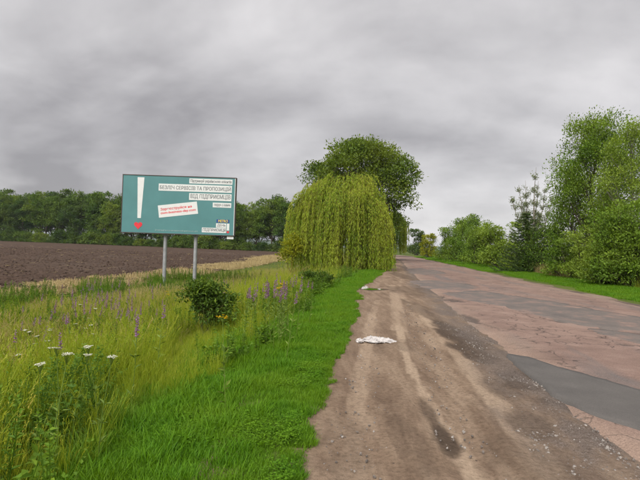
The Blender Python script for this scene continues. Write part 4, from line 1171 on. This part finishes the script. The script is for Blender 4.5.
pl = [(25, 308), (24, 318), (20, 327), (15, 335), (38, 317), (50, 315), (57, 315), (64.5, 317.5), (72, 317.5), (39, 297), (86, 310), (84, 312), (70, 340), (37, 336)]
for _ in range(80): pl.append((rng.normal(115, 38), rng.normal(300, 9)))
for _ in range(34): pl.append((rng.normal(275, 17), 285 + rng.normal(0, 6)))
for _ in range(12): pl.append((rng.uniform(190, 265), rng.uniform(281, 293)))
for px, py in pl:
    if px < 3 or px > 312 or py < 276 or (165 < px < 245 and py > 296): continue
    place_flower('purple_wildflower', pk[rng.integers(3)], px, py, 0.90, 'purple flower spike standing up in the tall grass ' + ('below the billboard, left half' if px < 160 else 'between the shrub and the willow'), 'flower', 'purple flower spikes in the meadow ' + ('at left' if px < 160 else 'at right'))
yb = [buttons() for _ in range(2)]
for px, py in [(255, 268.5), (260, 269), (281, 283), (286, 284), (284, 287), (287, 288), (166, 292), (169, 295), (190, 300), (229, 319.5), (282, 285), (178, 290)]:
    place_flower('yellow_wildflower', yb[rng.integers(2)], px, py, 0.90, 'cluster of small yellow flowers among the tall grass ' + ('near the billboard posts' if px < 240 else 'left of the willow'), 'flower', 'yellow flowers in the meadow ' + ('by the posts' if px < 240 else 'by the willow'))

# ------------------------------------------------------------------ billboard
BY = 26.0
def bpt(px, py): 
    d = ray(px, py); k_ = BY / d[1]; return np.array([d[0] * k_, BY, EYE[2] + d[2] * k_])
tl, tr_, br_, bl_ = bpt(122.5, 174.2), bpt(236, 177.6), bpt(235, 236.2), bpt(120.8, 232.6)
xl_, xr_ = (tl[0] + bl_[0]) / 2, (tr_[0] + br_[0]) / 2
zt, zb = (tl[2] + tr_[2]) / 2, (bl_[2] + br_[2]) / 2
W, Hh = xr_ - xl_, zt - zb
gx, gz = (xl_ + xr_) / 2, float(H((xl_ + xr_) / 2, BY + 0.2))
bb = empty('billboard', (gx, BY, gz))
tag(bb, 'large teal roadside billboard with white text strips on two steel posts', 'billboard')
Xl, Zb = -W / 2, zb - gz                       # local coordinates: x to the right, z up, front at y = 0
def mk(name, b, material, parent): return b.build(name, material, parent)
b = MB(); b.box((0, 0.13, Zb + Hh / 2), (W - 0.06, 0.22, Hh - 0.06)); mk('panel_box', b, M['frame'], bb)
b = MB(); b.box((0, 0.012, Zb + Hh / 2), (W - 0.08, 0.016, Hh - 0.08)); poster = mk('poster', b, M['poster'], bb)
for nm, c, d in (('frame_rail', (0, 0.125, Zb + Hh - 0.02), (W, 0.27, 0.04)), ('frame_rail', (0, 0.125, Zb + 0.02), (W, 0.27, 0.04)),
                 ('frame_rail', (-W / 2 + 0.018, 0.125, Zb + Hh / 2), (0.036, 0.264, Hh - 0.084)), ('frame_rail', (W / 2 - 0.018, 0.125, Zb + Hh / 2), (0.036, 0.264, Hh - 0.084))):
    b = MB(); b.box(c, d); mk(nm, b, M['frame'], bb)
b = MB(); b.box((W / 2 - 0.058, -0.004, Zb + Hh / 2 - 0.0), (0.028, 0.012, Hh - 0.1)); mk('edge_trim', b, M['print_white'], bb)
for px in (162.5, 193.3):
    x_ = bpt(px, 262)[0] - gx; zg = float(H(x_ + gx, BY + 0.3)) - gz
    b = MB(); b.tube([(x_, 0.36, zg - 0.4), (x_, 0.36, Zb + Hh * 0.9)], 0.10, 14); post = b.build('post', M['steel'], bb, True)
    b = MB(); b.box((x_, 0.36, Zb - 0.06), (0.32, 0.30, 0.05)); b.build('flange', M['steel'], post)
for zf in (0.25, 0.75):
    b = MB(); b.box((0, 0.31, Zb + Hh * zf), (W * 0.9, 0.10, 0.10)); mk('back_beam', b, M['frame'], bb)
b = MB(); b.box((W / 2 - 0.24, 0.06, Zb - 0.09), (0.36, 0.02, 0.15)); plate = mk('number_plate', b, M['print_white'], bb)
def fxz(fx, fy): return Xl + fx * W, Zb + Hh * (1 - fy)
def strip(x0, x1, y0, y1, material=None, name='text_strip', y=-0.001, tilt=0.0):
    (ax, az_), (cx_, cz_) = fxz(x0, y0), fxz(x1, y1)
    b = MB(); b.box((0, 0, 0), (cx_ - ax, 0.006, az_ - cz_))
    o = b.build(name, material or M['print_white'], poster); o.location = ((ax + cx_) / 2, y, (az_ + cz_) / 2); o.rotation_euler = (0, tilt, 0)
    return o
def letters(txt, x0, x1, y0, y1, material, y=-0.0055, fat=0.011, tilt=0.0, align='FIT', name='lettering'):
    cu = bpy.data.curves.new('lettering', 'FONT'); cu.body = txt; cu.size = 1.0; cu.extrude = 0.0; cu.space_line = 1.05
    to = bpy.data.objects.new('tmp', cu); COL.objects.link(to)
    dg = bpy.context.evaluated_depsgraph_get()
    me = bpy.data.meshes.new_from_object(to.evaluated_get(dg))
    bpy.data.objects.remove(to); bpy.data.curves.remove(cu)
    v = np.empty(len(me.vertices) * 3, np.float32); me.vertices.foreach_get('co', v); v = v.reshape(-1, 3)
    mn, mxx = v.min(0), v.max(0)
    (ax, az_), (cx_, cz_) = fxz(x0, y0), fxz(x1, y1)
    nx_ = ((v[:, 0] - mn[0]) / (mxx[0] - mn[0]) - .5) * (cx_ - ax); nz_ = ((v[:, 1] - mn[1]) / (mxx[1] - mn[1]) - .5) * (az_ - cz_)
    me.vertices.foreach_set('co', np.column_stack([nx_, np.zeros(len(v)), nz_]).astype(np.float32).ravel())
    fat = min(fat, 0.06 * abs(az_ - cz_) / (1 + txt.count('\n')))
    if fat:
        f4 = [tuple(p.vertices) for p in me.polygons]; base = np.column_stack([nx_, np.zeros(len(v)), nz_])
        # strokes of one glyph may overlap: give every face its own corners, set a hair apart
        nv_ = [base[list(f)] + np.array([0, -0.00015 * (k_ % 4), 0]) for k_, f in enumerate(f4)]
        st_ = np.cumsum([0] + [len(f) for f in f4]); base = np.concatenate(nv_)
        f4 = [tuple(range(st_[k_], st_[k_ + 1])) for k_ in range(len(f4))]
        bb_ = MB()
        for k_, (ox, oz) in enumerate(((0, 0), (fat, 0), (fat * .5, fat * .6))):
            bb_.v.append(base + np.array([ox, -0.0006 * k_, oz]))
            for sz in set(map(len, f4)):
                ff = np.array([f for f in f4 if len(f) == sz]) + bb_.n
                bb_.f.append(ff); bb_.a.append(np.full(len(ff), .5))
            bb_.n += len(base)
        me = bb_.mesh('lettering')
    me.materials.clear(); me.materials.append(material); me.update()
    o = link(bpy.data.objects.new(name, me), poster); o.location = ((ax + cx_) / 2, y, (az_ + cz_) / 2); o.rotation_euler = (0, tilt, 0)
    return o
b = MB()
q = [fxz(.132, .045), fxz(.192, .045), fxz(.173, .742), fxz(.143, .742)]
b.add([(x_, -0.003, z_) for x_, z_ in q] + [(x_, 0.003, z_) for x_, z_ in q], [(0, 3, 2, 1), (4, 5, 6, 7), (0, 1, 5, 4), (1, 2, 6, 5), (2, 3, 7, 6), (3, 0, 4, 7)])
b.build('exclamation_mark', M['print_white'], poster)
def heart(fx, fy, w_, nm='heart'):
    t_ = np.linspace(0, 2 * np.pi, 40, endpoint=False)
    hx = 16 * np.sin(t_) ** 3; hz = 13 * np.cos(t_) - 5 * np.cos(2 * t_) - 2 * np.cos(3 * t_) - np.cos(4 * t_)
    cx_, cz_ = fxz(fx, fy); k_ = w_ * W / 32
    P = np.column_stack([cx_ + hx * k_, np.full(40, -0.004), cz_ + hz * k_])
    b = MB(); c = np.array([[cx_, -0.004, cz_]]); b.add(np.concatenate([P, c]), [(i, (i + 1) % 40, 40) for i in range(40)]); b.build(nm, M['print_red'], poster)
heart(.152, .865, .072)
strip(.587, .966, .036, .122); letters('Підтримуй українських клієнтів', .597, .957, .05, .112, M['print_grey'])
strip(.32, .963, .142, .262); letters('БЕЗЛІЧ СЕРВІСІВ ТА ПРОПОЗИЦІЙ', .33, .953, .155, .247, M['print_grey'])
strip(.59, .962, .287, .405); letters('ВІД ПІДПРИЄМЦІВ', .602, .952, .302, .388, M['print_grey'])
strip(.80, .962, .437, .518); letters('поруч з вами', .812, .952, .458, .508, M['print_grey'])
strip(.324, .668, .472, .682, tilt=-R_(7.8)); letters('Зареєструйся на\nown-business-day.com', .342, .65, .52, .64, M['print_red'], tilt=-R_(7.8))
letters('Деталі акції та перелік підприємців дивіться на сайті', .30, .675, .925, .952, M['print_pale'], y=-0.001, fat=0.008)
strip(.838, .95, .722, .775, M['print_blue']); letters('METRO', .853, .937, .727, .770, M['print_yellow'])
strip(.835, .925, .788, .862); letters('ДЕНЬ', .845, .918, .800, .850, M['print_grey'])
strip(.712, .925, .868, .950); letters('ПІДПРИЄМЦЯ', .72, .918, .880, .938, M['print_grey'])
strip(.930, .952, .788, .905, name='exclamation_mark'); heart(.941, .934, .024)

# ------------------------------------------------------------------ litter on the shoulder
def crumpled(px, py, wx, wy, h, label, seed):
    d = ray(px, py); t_ = -EYE[2] / d[2]; x, y = d[0] * t_, d[1] * t_
    q = np.random.default_rng(seed); b = MB()
    nu, nv = 30, 9
    for k in range(6 if wx > 0.15 else 2):            # a thin bag slumped in a few creased folds
        cx_, cy_ = (q.uniform(-.55, .55) * wx, q.uniform(-.3, .3) * wy) if k else (0, 0)
        sx_k, sy_k, sz_k = wx * q.uniform(.45, .7), wy * q.uniform(.5, .9), h * q.uniform(.5, 1.0)
        U, V = np.meshgrid(np.linspace(0, 2 * np.pi, nu, endpoint=False), np.linspace(0.0, np.pi / 2, nv))
        r = 0.75 + 0.55 * np.abs(fbm(np.cos(U) * 1.9 + 5 + k * 3, np.sin(U) * 1.9 + V * 2.2 + 5, seed + k, 3, .6) - .5) * 2 + q.normal(0, .10, U.shape)
        P = np.stack([cx_ + sx_k * r * np.cos(U) * np.cos(V), cy_ + sy_k * r * np.sin(U) * np.cos(V), 0.001 * k - 0.004 + sz_k * r * np.sin(V)], -1).reshape(-1, 3)
        F = [(i_ * nu + j_, i_ * nu + (j_ + 1) % nu, (i_ + 1) * nu + (j_ + 1) % nu, (i_ + 1) * nu + j_) for i_ in range(nv - 1) for j_ in range(nu)]
        b.add(P, F)
    o = b.build('crumpled_bag', M['bag'])
    o.location = (x, y, 0.0); o.rotation_euler = (0, 0, 0.1)
    return tag(o, label, 'litter')
crumpled(377, 341, 0.30, 0.20, 0.085, 'larger crumpled white plastic bag lying flat on the dirt shoulder', 301)
crumpled(359.5, 341.5, 0.12, 0.12, 0.06, 'small scrap of white plastic beside the larger crumpled bag', 302)
crumpled(365.5, 289, 0.16, 0.14, 0.13, 'far crumpled white litter at the grass edge by the damp patch', 303)
crumpled(379, 289.5, 0.11, 0.09, 0.06, 'smallest far white litter scrap right of the grass tuft', 304)
n = 40
gx0 = ray(372, 289.5); t_ = -EYE[2] / gx0[2]
x = gx0[0] * t_ + rng.normal(0, .14, n); y = gx0[1] * t_ + rng.normal(0, .10, n)
scatter('grass_tuft', protos[3:], np.column_stack([x, y, np.full(n, -0.01)]), rots(n), 0.9 + .4 * rng.random(n), rng.integers(0, 2, n), 'low green grass tuft between the two far litter scraps')

# ------------------------------------------------------------------ air
hz_m = bpy.data.materials.new('haze'); hz_m.use_nodes = True
t = hz_m.node_tree; t.nodes.clear()
ho = N(t, 'ShaderNodeOutputMaterial'); hv = N(t, 'ShaderNodeVolumePrincipled')
hv.inputs['Color'].default_value = (0.80, 0.87, 0.97, 1); hv.inputs['Density'].default_value = 0.00016
L(t, hv.outputs[0], ho.inputs['Volume'])
b = MB(); lo = np.array([xs.min() - 40 - 700, ys.min() - 40, -4.0]); hi = np.array([xs.max() + 40 + 700, ys.max() + 40, 46.0])
b.box((lo + hi) / 2, hi - lo)
tag(b.build('haze', hz_m), 'thin pale haze in the air over the fields', 'haze', kind='stuff')
